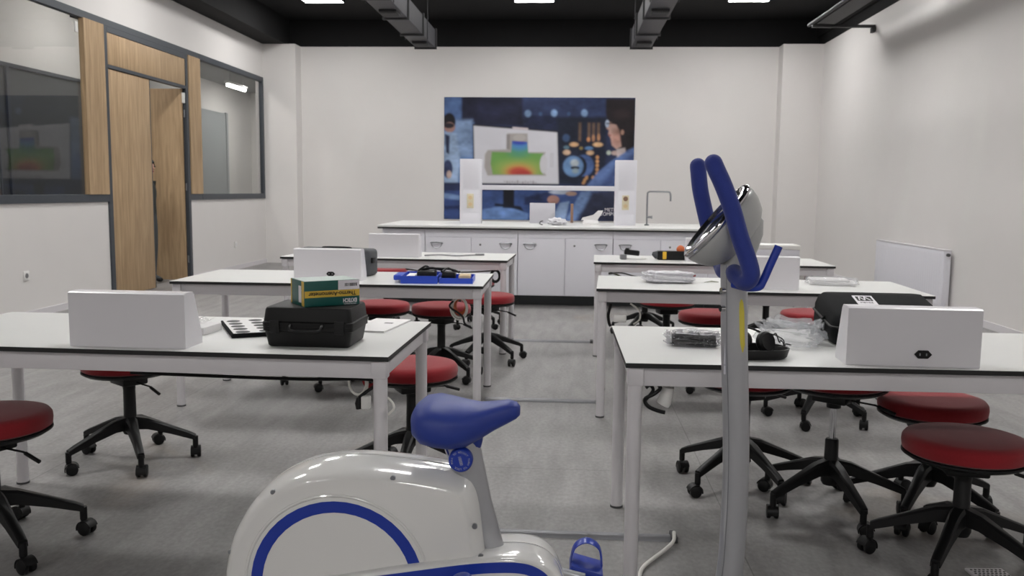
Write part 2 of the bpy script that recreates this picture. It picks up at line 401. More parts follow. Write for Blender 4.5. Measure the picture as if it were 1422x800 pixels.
t = thing('tube_lamp', 'lit white linear lamp hanging in the corridor behind the right window', 'lamp', (-6.72, 17.6, 3.3))
obj('lamp_body', MB().bx(-0.05, 0.05, -0.5, 0.5, 0.03, 0.075, 0.01), 'white_plastic', t)
obj('tube', MB().tube([(0, -0.46, 0), (0, 0.46, 0)], 0.032, 16), 'tube_light', t)
obj('hanger', MB().cyl((0, -0.35, 0.07), (0, -0.35, 0.32), 0.004, 8).cyl((0, 0.35, 0.07), (0, 0.35, 0.32), 0.004, 8), 'steel', t)
for yy in (4.5, 9.5, 13.2, 19.5):
    t = thing('corridor_light', 'recessed corridor ceiling light out of sight', 'lamp', (-6.6, yy, 4.38 if yy < 16 else 3.6), 0, 'corridor ceiling lights')
    obj('light_frame', MB().bx(-0.16, 0.16, -0.5, 0.5, 0.0, 0.02), 'white_metal', t, smooth=0)
    obj('diffuser', MB().bx(-0.13, 0.13, -0.47, 0.47, -0.004, 0.0), 'corridor_panel', t, smooth=0)

# ceiling lights, three columns
for j, yy in enumerate((13.45, 10.25, 7.05, 3.85, -2.55, -5.75)):  # last two rows: unseen panels added behind the camera as frontal fill
    for i, xx in enumerate((-3.82, -0.58, 2.62)):
        side = ('left', 'middle', 'right')[i]
        lab = 'lit square ceiling panel nearest the back wall, %s of the row of three' % side if j == 0 else 'lit square ceiling panel, %s column, %s' % (side, ('', 'second row from the back wall', 'third row from the back wall', 'row above the exercise bike', 'first unseen fill row added behind the camera', 'second unseen fill row added behind the camera')[j])
        t = thing('ceiling_light', lab, 'ceiling light', (xx, yy, ZT), 0, 'square ceiling panel lights')
        obj('light_frame', MB().bx(-0.31, 0.31, -0.31, 0.31, -0.045, 0.0, 0.004), 'black_paint', t)
        obj('diffuser', MB().bx(-0.29, 0.29, -0.29, 0.29, -0.05, -0.046), 'panel_light', t, smooth=0)

# ducts
def duct(x0, x1, y0, y1, z0, z1, name, label):
    t = thing(name, label, 'air duct', ((x0 + x1)/2, (y0 + y1)/2, z0)); w = (x1-x0)/2; L = (y1-y0)/2; h = z1-z0
    obj('duct_body', MB().bx(-w, w, -L, L, 0, h, 0.004), 'duct_metal', t)
    n = int((y1-y0)/1.1)
    for k in range(n + 1):
        yy = -L + 0.02 + k*(2*L-0.04)/n
        obj('flange', MB().bx(-w-0.022, w+0.022, yy-0.02, yy+0.02, -0.022, h+0.02, 0.003), 'duct_dark', t)
    for k in range(3):
        yy = L - 0.45 - k*2.2
        obj('air_grille', MB().bx(-w*0.72, w*0.72, yy-0.14, yy+0.14, -0.03, 0.0, 0.004).bx(-w*0.6, w*0.6, yy-0.1, yy+0.1, -0.034, -0.03), 'duct_dark', t)
    for k in range(4):
        yy = L - 0.8 - k*2.4
        obj('hanger_rod', MB().cyl((-w-0.012, yy, -0.01), (-w-0.012, yy, ZT - z0), 0.006, 8).cyl((w+0.012, yy, -0.01), (w+0.012, yy, ZT - z0), 0.006, 8), 'duct_metal', t)
    return t
duct(-2.32, -2.03, 2.0, 13.3, 3.4, 3.66, 'air_duct', 'dark square ventilation duct under the ceiling, left of the mural')
duct(0.87, 1.16, 2.0, 13.3, 3.4, 3.66, 'air_duct', 'dark square ventilation duct under the ceiling, right of the mural')
t = thing('cable_tray', 'slim black cable tray with a pipe high under the ceiling along the right wall', 'cable tray', (3.42, 7.4, 3.6))
obj('tray_body', MB().bx(-0.1, 0.15, -6.0, 5.3, 0.0, 0.01).bx(-0.1, -0.09, -6.0, 5.3, 0.011, 0.07).bx(0.14, 0.15, -6.0, 5.3, 0.011, 0.07), 'duct_dark', t, smooth=0)
for k in range(5):
    yy = 5.2 - k*2.4
    obj('tray_bracket', MB().bx(-0.14, 0.7, yy-0.035, yy+0.035, -0.035, -0.001, 0.003).bx(0.66, 0.7, yy-0.06, yy+0.06, -0.1, -0.036, 0.003), 'duct_dark', t)
obj('pipe', MB().tube([(-0.13, -6.0, 0.03), (-0.13, 5.4, 0.03)], 0.024, 12), 'duct_metal', t)
for k in range(3): obj('hanger_rod', MB().cyl((0.02, -4.55 + k*4.5, 0.012), (0.02, -4.55 + k*4.5, ZT - 3.6), 0.007, 8), 'duct_metal', t)

# ------------------------------------------------------------------ wall mural (painted onto the vertices of one printed panel)
def make_mural():
    NX, NY = 330, 214
    X, Y = np.meshgrid(np.linspace(65, 1078, NX), np.linspace(52, 715, NY))   # own drawing units of the artwork
    img = np.zeros((NY, NX, 3))
    def lc(c): return np.array([lin(v) for v in c])
    def sm(a): return np.clip(a, 0, 1) ** 2 * (3 - 2*np.clip(a, 0, 1))
    def put(mask, c): 
        nonlocal img
        img = img * (1 - mask[..., None]) + lc(c) * mask[..., None]
    def ell(cx, cy, rx, ry, ang=0, soft=0.12):
        a = R(ang); dx, dy = X-cx, Y-cy; u = dx*math.cos(a)+dy*math.sin(a); v = -dx*math.sin(a)+dy*math.cos(a)
        d = np.sqrt((u/rx)**2+(v/ry)**2); return sm((1+soft-d)/(2*soft))
    def pol(pts, soft=4.0):
        inside = np.zeros_like(X, bool); dist = np.full_like(X, 1e9); n = len(pts)
        for i in range(n):
            (x1, y1), (x2, y2) = pts[i], pts[(i+1) % n]
            c = ((y1 > Y) != (y2 > Y)) & (X < (x2-x1)*(Y-y1)/((y2-y1) if y2 != y1 else 1e-9)+x1); inside ^= c
            L2 = (x2-x1)**2+(y2-y1)**2; t = np.clip(((X-x1)*(x2-x1)+(Y-y1)*(y2-y1))/L2, 0, 1)
            dist = np.minimum(dist, np.hypot(X-x1-t*(x2-x1), Y-y1-t*(y2-y1)))
        sd = np.where(inside, dist, -dist); return sm((sd+soft)/(2*soft))
    def rect(x0, y0, x1, y1, soft=4): return pol([(x0, y0), (x1, y0), (x1, y1), (x0, y1)], soft)
    put(np.ones_like(X), (36, 48, 84))
    put(rect(40, 40, 165, 190, 20), (74, 110, 168)); put(rect(160, 40, 485, 200, 8), (28, 30, 58)); put(rect(485, 40, 940, 160, 14), (44, 60, 104))
    put(rect(250, 90, 470, 150, 20), (34, 38, 70)); put(rect(500, 150, 670, 230, 10), (30, 40, 78)); put(rect(670, 155, 930, 520, 14), (26, 34, 58))
    put(rect(40, 190, 225, 520, 10), (92, 128, 186)); put(rect(120, 175, 215, 370, 16), (128, 160, 206))
    for cx, cy, rr_ in ((513, 138, 17), (652, 135, 17), (812, 134, 17), (580, 140, 9), (730, 138, 9), (718, 268, 19)): put(ell(cx, cy, rr_, rr_*1.1, soft=0.35), (126, 166, 216) if rr_ > 10 and cy < 200 else (58, 92, 140))
    # left figure with a microscope
    put(ell(92, 185, 34, 48), (22, 20, 30)); put(ell(94, 215, 30, 28), (164, 120, 108)); put(ell(90, 205, 28, 14), (40, 34, 44))
    put(pol([(60, 240), (130, 245), (150, 380), (140, 520), (60, 520)], 8), (150, 180, 220)); put(pol([(68, 250), (95, 260), (92, 360), (76, 350)], 5), (34, 44, 78))
    put(ell(85, 440, 26, 50), (48, 62, 104)); put(ell(92, 470, 14, 22), (188, 160, 150)); put(rect(60, 515, 150, 560, 6), (30, 36, 66))
    # city-light bokeh columns
    random.seed(3)
    for cx in (790, 838, 862, 888): put(rect(cx-7, 185, cx+7, 285, 6), (110, 84, 66))
    for cx, cy, rx, ry, c in ((760, 302, 24, 12, (232, 178, 118)), (886, 302, 26, 12, (236, 184, 122)), (722, 345, 20, 14, (216, 176, 140)), (846, 346, 20, 13, (222, 176, 128)), (840, 322, 22, 10, (84, 140, 200)), (798, 322, 10, 9, (150, 128, 60)), (945, 345, 12, 12, (176, 190, 176)), (978, 346, 20, 12, (188, 160, 150)), (720, 318, 16, 10, (84, 120, 140)), (836, 275, 9, 12, (206, 132, 70)), (862, 268, 8, 18, (180, 124, 80)), (890, 262, 8, 18, (190, 130, 80))): put(ell(cx, cy, rx, ry, soft=0.3), c)
    for k in range(6): put(ell(885 - (k == 5)*20, 370+k*22, 9, 10, soft=0.35), (214, 150, 82))
    for k in range(5): put(ell(835-k*6+random.uniform(-8, 8), 475+k*9, 8, 8, soft=0.4), (196, 138, 70))
    # round lens pair
    put(ell(815, 415, 52, 58), (74, 110, 176)); put(ell(790, 420, 40, 56), (20, 26, 44)); put(ell(758, 420, 54, 56), (92, 136, 188)); put(ell(765, 402, 22, 20, soft=0.4), (170, 180, 186)); put(ell(768, 428, 24, 9), (24, 30, 44)); put(ell(770, 445, 18, 14, soft=0.5), (130, 150, 160))
    # woman in profile at the right
    put(pol([(930, 60), (1085, 60), (1085, 330), (1005, 335), (985, 240), (945, 190), (928, 130)], 8), (38, 28, 34))
    put(pol([(938, 175), (985, 195), (1000, 250), (1012, 310), (985, 325), (960, 305), (955, 270), (940, 245), (944, 225), (930, 215)], 5), (206, 160, 144))
    put(ell(985, 262, 26, 44, soft=0.5), (184, 132, 116)); put(pol([(926, 60), (1085, 60), (1085, 328), (1018, 326), (1004, 270), (1000, 220), (982, 196), (958, 186), (936, 176), (926, 140)], 7), (36, 27, 33)); put(ell(1010, 140, 40, 26, soft=0.6), (52, 38, 42)); put(ell(934, 190, 11, 20), (176, 196, 226)); put(rect(928, 186, 990, 191, 3), (28, 24, 30)); put(pol([(940, 246), (958, 250), (952, 258), (942, 256)], 3), (168, 96, 92)); put(ell(1014, 235, 9, 14), (190, 140, 116))
    put(pol([(985, 325), (1030, 318), (1040, 360), (990, 380)], 6), (196, 178, 176))
    put(pol([(1085, 310), (1040, 335), (960, 390), (890, 450), (835, 520), (740, 640), (640, 660), (660, 720), (900, 720), (1085, 720)], 8), (92, 126, 192))
    put(pol([(1085, 340), (1000, 400), (930, 480), (880, 560), (860, 720), (1085, 720)], 20), (60, 84, 140))
    put(rect(40, 520, 1000, 560, 12) * (X < 830), (36, 50, 92))
    put(pol([(270, 560), (560, 545), (820, 545), (720, 720), (270, 720)], 8), (52, 84, 148)); put(pol([(270, 660), (430, 630), (520, 680), (520, 720), (270, 720)], 6), (96, 138, 204))
    put(pol([(500, 590), (620, 560), (660, 580), (640, 640), (500, 630)], 8), (34, 50, 98)); put(rect(385, 540, 445, 650, 5), (18, 20, 34)); put(pol([(340, 625), (480, 640), (500, 670), (430, 650), (340, 640)], 6), (18, 22, 40))
    put(ell(690, 560, 60, 12), (170, 180, 200)); put(ell(750, 568, 30, 12), (176, 140, 120)); put(ell(655, 602, 32, 24), (176, 126, 112))
    put(pol([(800, 560), (860, 545), (840, 640), (760, 720), (730, 700)], 8), (112, 148, 206)); put(pol([(860, 560), (970, 545), (1085, 560), (1085, 720), (780, 720)], 16), (44, 50, 78))
    put(pol([(690, 620), (740, 610), (720, 720), (640, 720)], 6), (130, 160, 204)); put(rect(40, 560, 150, 720, 10), (50, 78, 142)); put(pol([(60, 570), (150, 585), (150, 610), (60, 600)], 6), (110, 146, 200)); put(rect(60, 640, 150, 660, 8), (34, 52, 104))
    # tilted monitor with the coloured pipe section
    put(pol([(217, 195), (674, 228), (684, 522), (226, 522)], 3), (30, 32, 44)); put(pol([(223, 205), (670, 238), (682, 516), (232, 516)], 3), (212, 211, 220))
    put(pol([(432, 210), (515, 216), (515, 226), (432, 220)], 3), (222, 206, 210))
    def pipe():
        put(pol([(405, 245), (512, 245), (516, 345), (610, 345), (596, 380), (592, 430), (615, 472), (300, 474), (283, 430), (285, 360), (300, 336), (405, 332)], 4), (172, 164, 160))
        put(pol([(400, 250), (418, 250), (418, 330), (400, 330)], 3), (146, 138, 136))
        m = np.maximum(pol([(322, 345), (598, 352), (580, 400), (584, 440), (600, 466), (328, 468), (316, 410)], 4), pol([(430, 285), (512, 290), (518, 360), (424, 360)], 4))
        g = np.zeros_like(img); g[:] = lc((104, 168, 62))
        def mixin(mk, c):
            nonlocal g
            g = g*(1-mk[..., None]) + lc(c)*mk[..., None]
        mixin(sm((Y-285)/60)*0, (0, 0, 0)); mixin(ell(468, 322, 60, 55, soft=0.6), (70, 160, 120)); mixin(ell(470, 300, 55, 34, soft=0.6), (60, 140, 210)); mixin(ell(470, 288, 50, 18, soft=0.5), (40, 66, 190))
        mixin(ell(470, 440, 120, 48, soft=0.7), (160, 176, 56)); mixin(ell(468, 452, 74, 40, soft=0.55), (216, 150, 50)); mixin(ell(468, 456, 56, 30, soft=0.45), (206, 66, 40)); mixin(ell(490, 462, 46, 16, soft=0.5), (190, 46, 36))
        return m, g
    m, g = pipe(); img = img*(1-m[..., None]) + g*m[..., None]
    put(ell(470, 268, 34, 18), (186, 178, 174)); put(ell(600, 410, 20, 50), (208, 206, 212)); put(rect(635, 350, 652, 425, 2)*0.35, (150, 150, 160)); put(rect(638, 354, 649, 421, 2)*0.6, (214, 212, 220))
    # lettering row under the pipe, blurred marks
    for k in range(13): put(ell(392+k*14, 506+((k*7) % 5), 5, 4+(k % 3)*2, soft=0.4)*(0.5+0.3*(k % 2)), (146, 132, 140))
    rng = np.random.default_rng(5); mot = np.zeros((NY, NX))
    for cells, amp in ((9, 0.16), (22, 0.12), (60, 0.08)):
        g_ = rng.standard_normal((cells+2, cells+2)); yy = np.linspace(0, cells, NY); xx = np.linspace(0, cells, NX)
        y0 = np.minimum(yy.astype(int), cells-1); x0 = np.minimum(xx.astype(int), cells-1); fy = sm(yy-y0)[:, None]; fx = sm(xx-x0)[None, :]
        mot += amp*((g_[y0][:, x0]*(1-fx)+g_[y0][:, x0+1]*fx)*(1-fy)+(g_[y0+1][:, x0]*(1-fx)+g_[y0+1][:, x0+1]*fx)*fy)
    mon = pol([(217, 195), (674, 228), (684, 522), (226, 522)], 3)
    img = img*np.clip(1+mot*(1-0.93*mon), 0.4, 1.7)[..., None]
    lum = (img*np.array([0.25, 0.6, 0.15])).sum(-1, keepdims=True); img = lum+(img-lum)*0.8
    for _ in range(2): img = (img + np.roll(img, 1, 0) + np.roll(img, -1, 0) + np.roll(img, 1, 1) + np.roll(img, -1, 1))/5
    img = img*0.92
    xs = np.linspace(-2.185, 1.095, NX); zs = np.linspace(2.893, 0.792, NY); V = []; bend = 0.0
    for j in range(NY):
        for i in range(NX): V.append((xs[i], YB - 0.012, zs[j]))
    F = [(j*NX+i, (j+1)*NX+i, (j+1)*NX+i+1, j*NX+i+1) for j in range(NY-1) for i in range(NX-1)]
    nb = len(V)
    V += [(xs[0], YB, zs[0]), (xs[-1], YB, zs[0]), (xs[-1], YB, zs[-1]), (xs[0], YB, zs[-1])]
    F += [(0, nb, nb+1, NX-1)[::-1], (nb, nb+3, (NY-1)*NX, 0), (NX-1, NY*NX-1, nb+2, nb+1), ((NY-1)*NX, nb+3, nb+2, NY*NX-1)]
    me = bpy.data.meshes.new('mural'); me.from_pydata(V, [], F)
    a = me.color_attributes.new('Col', 'FLOAT_COLOR', 'POINT')
    data = np.ones((len(V), 4), np.float32); data[:nb, :3] = img.reshape(-1, 3); data[nb:, :3] = 0.05
    a.data.foreach_set('color', data.ravel())
    mm = bpy.data.materials.new('mural_print'); mm.use_nodes = True; nt = mm.node_tree
    at = nt.nodes.new('ShaderNodeVertexColor'); at.layer_name = 'Col'; nt.links.new(at.outputs[0], nt.nodes['Principled BSDF'].inputs['Base Color'])
    nt.nodes['Principled BSDF'].inputs['Roughness'].default_value = 0.5; nt.nodes['Principled BSDF'].inputs['Specular IOR Level'].default_value = 0.3
    me.materials.append(mm)
    o = link('wall_mural', me)
    tag(o, 'large blue printed mural on the back wall with a coloured pipe section on a monitor', 'mural')
    for (s, z) in (('METEK', 0.985), ('COMPOSI', 0.912)):
        text_mesh('lettering', s, 0.085, 'label_white', o, frame((0.735 if s[0] == 'M' else 0.70, YB - 0.014, z), (1, 0, 0), (0, 0, 1)), 0.0002, 0.95)
make_mural()

# ------------------------------------------------------------------ lab island
ISY, ISB = 9.8, 11.25
def cabinet(x0, x1, label, doors):
    t = thing('base_cabinet', label, 'cabinet', ((x0+x1)/2, ISY, 0), 0, 'white base cabinets of the lab island'); w = (x1-x0)/2 - 0.002
    obj('body', MB().bx(-w, w, 0.02, ISB-ISY, 0.125, 0.857), 'cabinet_white', t, smooth=0)
    obj('plinth', MB().bx(-w, w, 0.2, ISB-ISY-0.06, 0, 0.124), 'corridor_dark', t, smooth=0)
    obj('fascia', MB().bx(-w, w, 0.012, 0.0195, 0.775, 0.857), 'cabinet_white', t, smooth=0)
    if not doors:
        obj('end_panel', MB().bx(-w, w, 0.0, 0.019, 0.13, 0.77, 0.002), 'cabinet_white', t)
    for k in range(doors):
        a = -w + 0.003 + k*(w); b = a + w - 0.006
        d = obj('door', MB().bx(a, b, 0.0, 0.019, 0.13, 0.77, 0.002), 'cabinet_white', t)
        hx = a + 0.13 if k == 0 else b - 0.13
        hb = MB().tube([(hx-0.07, -0.012, 0.705)] + [(hx-0.05+0.1*i/4, -0.022, 0.712) for i in range(5)] + [(hx+0.07, -0.012, 0.705)], 0.007, 8)
        hb.tube([(hx+0.06*math.cos(PI+PI*i/8), -0.016, 0.70+0.055*math.sin(PI+PI*i/8)) for i in range(9)], 0.0035, 6)
        hb.cyl((hx-0.06, 0, 0.705), (hx-0.06, -0.02, 0.705), 0.006, 8).cyl((hx+0.06, 0, 0.705), (hx+0.06, -0.02, 0.705), 0.006, 8)
        obj('handle', hb, 'steel', d)
        if k == 1: obj('lock', MB().cyl((a+0.1, -0.004, 0.69), (a+0.1, 0, 0.69), 0.012, 12), 'cable_grey', d)
    return t
cabinet(-2.1, -1.613, 'plain white end cabinet at the left end of the lab island', 0)
cabinet(-1.613, -0.566, 'white two-door base cabinet, left unit of the island behind the left tables', 2)
cabinet(-0.566, 0.495, 'white two-door base cabinet in the middle of the island, seen through the aisle', 2)
cabinet(0.495, 1.543, 'white two-door base cabinet, right unit of the island behind the right tables', 2)
cabinet(1.543, 1.99, 'plain white end cabinet at the right end of the island, behind the bike handlebar', 0)
t = thing('lab_worktop', 'white worktop with a dark lower edge running over the whole lab island', 'worktop', (-0.06, 10.55, 0.858))
obj('top_slab', MB().bx(-2.09, 2.08, -0.78, 0.76, 0.0185, 0.042, 0.003), 'table_white', t)
obj('edge_strip', MB().bx(-2.085, 2.075, -0.779, 0.759, 0.0, 0.0183), 'black_edge', t, smooth=0)
IZ = 0.9002
def upright(x0, x1, label):
    t = thing('service_tower', label, 'service tower', ((x0+x1)/2, 10.5, IZ)); w = (x1-x0)/2
    obj('column', MB().bx(-w, w, -0.07, 0.07, 0, 0.765, 0.004), 'cabinet_white', t)
    for (a, b) in ((0.02, 0.13), (0.15, 0.40), (0.42, 0.75)): obj('panel', MB().bx(-w+0.04, w-0.025, -0.074, -0.0705, a, b, 0.001), 'cabinet_white', t)
    s = obj('socket_outlet', MB().bx(-0.04, 0.04, -0.084, -0.0745, 0.185, 0.355, 0.003), 'beige_plastic', t)
    for z in (0.23, 0.31): obj('socket_hole', MB().cyl((0, -0.0865, z), (0, -0.0842, z), 0.024, 16), 'tan', s)
    return t
upright(-1.298, -1.045, 'white service tower with beige sockets, left one on the island worktop')
tr = upright(0.535, 0.785, 'white service tower with beige sockets, right one on the island worktop')
obj('socket_cover', MB().cyl((0, -0.09, 0.315), (0, -0.0867, 0.315), 0.028, 16), 'brown_wood', tr)
tag(obj('shelf_bar', MB().bx(-1.044, 0.534, 10.44, 10.56, 1.305, 1.36, 0.003), 'cabinet_white'), 'white shelf bar spanning between the two service towers', 'shelf')
t = thing('lab_faucet', 'tall thin grey faucet with a square bend at the right of the island', 'faucet', (0.93, 10.6, IZ))
obj('base_flange', MB().lathe([(0.0, 0), (0.03, 0), (0.026, 0.014), (0.012, 0.02), (0, 0.02)], 20), 'steel', t)
obj('spout', MB().tube(smooth_path([(0, 0, 0.015), (0, 0, 0.2), (0, 0, 0.37), (0.012, 0, 0.395), (0.035, 0, 0.402), (0.13, 0, 0.402), (0.24, 0, 0.4), (0.262, 0, 0.392), (0.272, 0, 0.36), (0.274, 0, 0.29)], 5), 0.0105, 10), 'steel', t)
obj('tap_handle', MB().cyl((0, 0, 0.1), (0.05, -0.01, 0.1), 0.014, 12).cyl((0.05, -0.01, 0.1), (0.06, -0.01, 0.1), 0.02, 12), 'steel', t)
# things on the island
t = thing('carton', 'small plain pale grey carton standing on the island', 'box', (-0.33, 11.0, IZ))
obj('box_body', MB().bx(-0.155, 0.155, -0.1, 0.1, 0, 0.24, 0.003), 'carton_grey', t)
obj('lid_flap', MB().bx(-0.157, 0.157, -0.102, 0.102, 0.241, 0.246), 'carton_grey', t, smooth=0)
mb = MB(); bmesh.ops.create_icosphere(mb.bm, subdivisions=4, radius=1.0)
for v in mb.bm.verts:
    n = 0.75 + 0.25*math.sin(7*v.co.x+3)*math.sin(8*v.co.y)*math.cos(6*v.co.z) + random.uniform(-0.06, 0.06)
    v.co = Vector((v.co.x*0.15*n, v.co.y*0.1*n, max(-0.04, v.co.z*0.055*n)))
o = obj('plastic_wrap', mb, 'bubble_film', None, (-0.14, 10.3, IZ + 0.0405)); tag(o, 'crumpled clear plastic wrap lying in front of the grey carton on the island', 'plastic wrap')
mb = MB(); mb.tube(smooth_path([(-0.30, 10.18, IZ+0.008), (-0.335, 10.18, IZ+0.02), (-0.325, 10.2, IZ+0.045), (-0.3, 10.22, IZ+0.05)], 5), 0.006, 8)
tag(obj('cable_end', mb, 'black_plastic'), 'short black cable end beside the crumpled wrap on the island', 'cable')
tag(obj('wooden_strip', MB().bx(0.02, 0.055, 11.15, 11.19, IZ, IZ+0.24, 0.002), 'brown_wood'), 'thin brown wooden strip standing upright right of the grey carton', 'strip')
t = thing('tissue_box', 'small white tissue holder with a folded tissue rising right, beside the right tower', 'tissue box', (0.27, 10.9, IZ))
obj('holder', MB().box((0, 0, 0.025), (0.2, 0.12, 0.05), 0.006, taper=(0.85, 0.85)), 'paper', t)
obj('tissue', MB().loft([[(-0.12, -0.03, 0.045), (0.08, -0.03, 0.045), (0.08, 0.03, 0.045), (-0.12, 0.03, 0.045)], [(-0.1, -0.03, 0.075), (0.1, -0.03, 0.08), (0.1, 0.03, 0.08), (-0.1, 0.03, 0.075)], [(0.03, -0.025, 0.11), (0.13, -0.025, 0.12), (0.13, 0.025, 0.12), (0.03, 0.025, 0.11)], [(0.09, -0.02, 0.165), (0.15, -0.02, 0.165), (0.15, 0.02, 0.165), (0.09, 0.02, 0.165)]]), 'paper', t)

# ------------------------------------------------------------------ radiator and outlet
t = thing('radiator', 'white panel radiator low on the right wall', 'radiator', (4.07, 10.73, 0))
mb = MB().bx(-0.05, 0.03, -1.05, 1.05, 0.08, 0.70, 0.008)
obj('panel_body', mb, 'cabinet_white', t)
gb = MB()
for k in range(33): gb.bx(-0.051, -0.0495, -1.0 + k*0.0606, -0.99 + k*0.0606 + 0.02, 0.12, 0.66)
obj('convector_ribs', gb, 'cabinet_white', t, smooth=0)
obj('top_grille', MB().bx(-0.052, 0.03, -1.052, 1.052, 0.701, 0.716, 0.004), 'white_metal', t)
obj('valve', MB().cyl((-0.01, -1.05, 0.66), (-0.01, -1.085, 0.66), 0.018, 12), 'grey_foot', t)
obj('pipe', MB().tube([(0.0, -1.05, 0.12), (0.0, -1.09, 0.12), (0.0, -1.09, 0.0)], 0.009, 8), 'white_metal', t)
obj('wall_bracket', MB().bx(0.0305, 0.055, -0.8, -0.75, 0.2, 0.6).bx(0.0305, 0.055, 0.75, 0.8, 0.2, 0.6), 'white_metal', t, smooth=0)
t = thing('wall_outlet', 'small white power outlet low on the left wall', 'outlet', (XL, 8.2, 0.42))
obj('plate', MB().bx(0, 0.01, -0.045, 0.045, -0.045, 0.045, 0.003), 'white_plastic', t)
obj('socket_hole', MB().cyl((0.01, 0, 0), (0.0125, 0, 0), 0.024, 20), 'cable_grey', t)

t = thing('wall_outlet', 'small white power outlet on the left wall between the door and the back corner', 'outlet', (XL, 13.62, 0.40))
obj('plate', MB().bx(0, 0.01, -0.045, 0.045, -0.045, 0.045, 0.003), 'white_plastic', t)
obj('socket_hole', MB().cyl((0.01, 0, 0), (0.0125, 0, 0), 0.024, 20), 'white_metal', t)

# ------------------------------------------------------------------ tables
TW, TD, TH = 1.833, 0.782, 0.75
def table(x, y, a, label):
    cx = x + math.cos(a)*TW/2 - math.sin(a)*TD/2; cy = y + math.sin(a)*TW/2 + math.cos(a)*TD/2
    t = thing('lab_table', label, 'table', (cx, cy, 0), a, 'white lab tables in three rows')
    w, d = TW/2, TD/2
    tp = obj('tabletop', MB().bx(-w, w, -d, d, TH-0.0012, TH), 'table_white', t)
    obj('edge_band', MB().bx(-w, w, -d, d, TH-0.0165, TH-0.0013), 'black_edge', tp, smooth=0)
    z1 = TH-0.0168
    for nm, b in (('apron', (-w+0.06, w-0.06, -d+0.022, -d+0.05)), ('apron', (-w+0.06, w-0.06, d-0.05, d-0.022)), ('apron', (-w+0.022, -w+0.05, -d+0.06, d-0.06)), ('apron', (w-0.05, w-0.022, -d+0.06, d-0.06))):
        obj(nm, MB().bx(b[0], b[1], b[2], b[3], z1-0.062, z1, 0.002), 'white_metal', t)
    for sx in (-1, 1):
        for sy in (-1, 1):
            px, py = sx*(w-0.034), sy*(d-0.034)
            lg = MB().cyl((px, py, 0.008), (px, py, z1), 0.0235, 24); lg.box((px, py, z1-0.031), (0.052, 0.052, 0.061), 0.006)
            l = obj('leg', lg, 'white_metal', t)
            obj('foot', MB().cyl((px, py, 0), (px, py, 0.0082), 0.026, 20), 'grey_foot', l)
    return t
TABLES = {'L1': (-2.413, 2.8328, -0.0231), 'L2': (-2.316, 4.9496, 0.0081), 'L3': (-2.3072, 6.893, -0.0261),
          'R1': (0.1906, 2.7843, 0.010), 'R2': (0.1627, 4.9555, -0.0463), 'R3': (0.1992, 6.8499, -0.0299)}
TL = {'L1': 'front left white lab table carrying the black hard case and green box', 'L2': 'middle left white lab table carrying the blue tray',
      'L3': 'back left white lab table in front of the lab island', 'R1': 'front right white lab table carrying the headphones tray and black bag',
      'R2': 'middle right white lab table carrying the bubble-wrapped parcel', 'R3': 'back right white lab table carrying the black and yellow tool'}
for k, v in TABLES.items(): table(*v, TL[k])

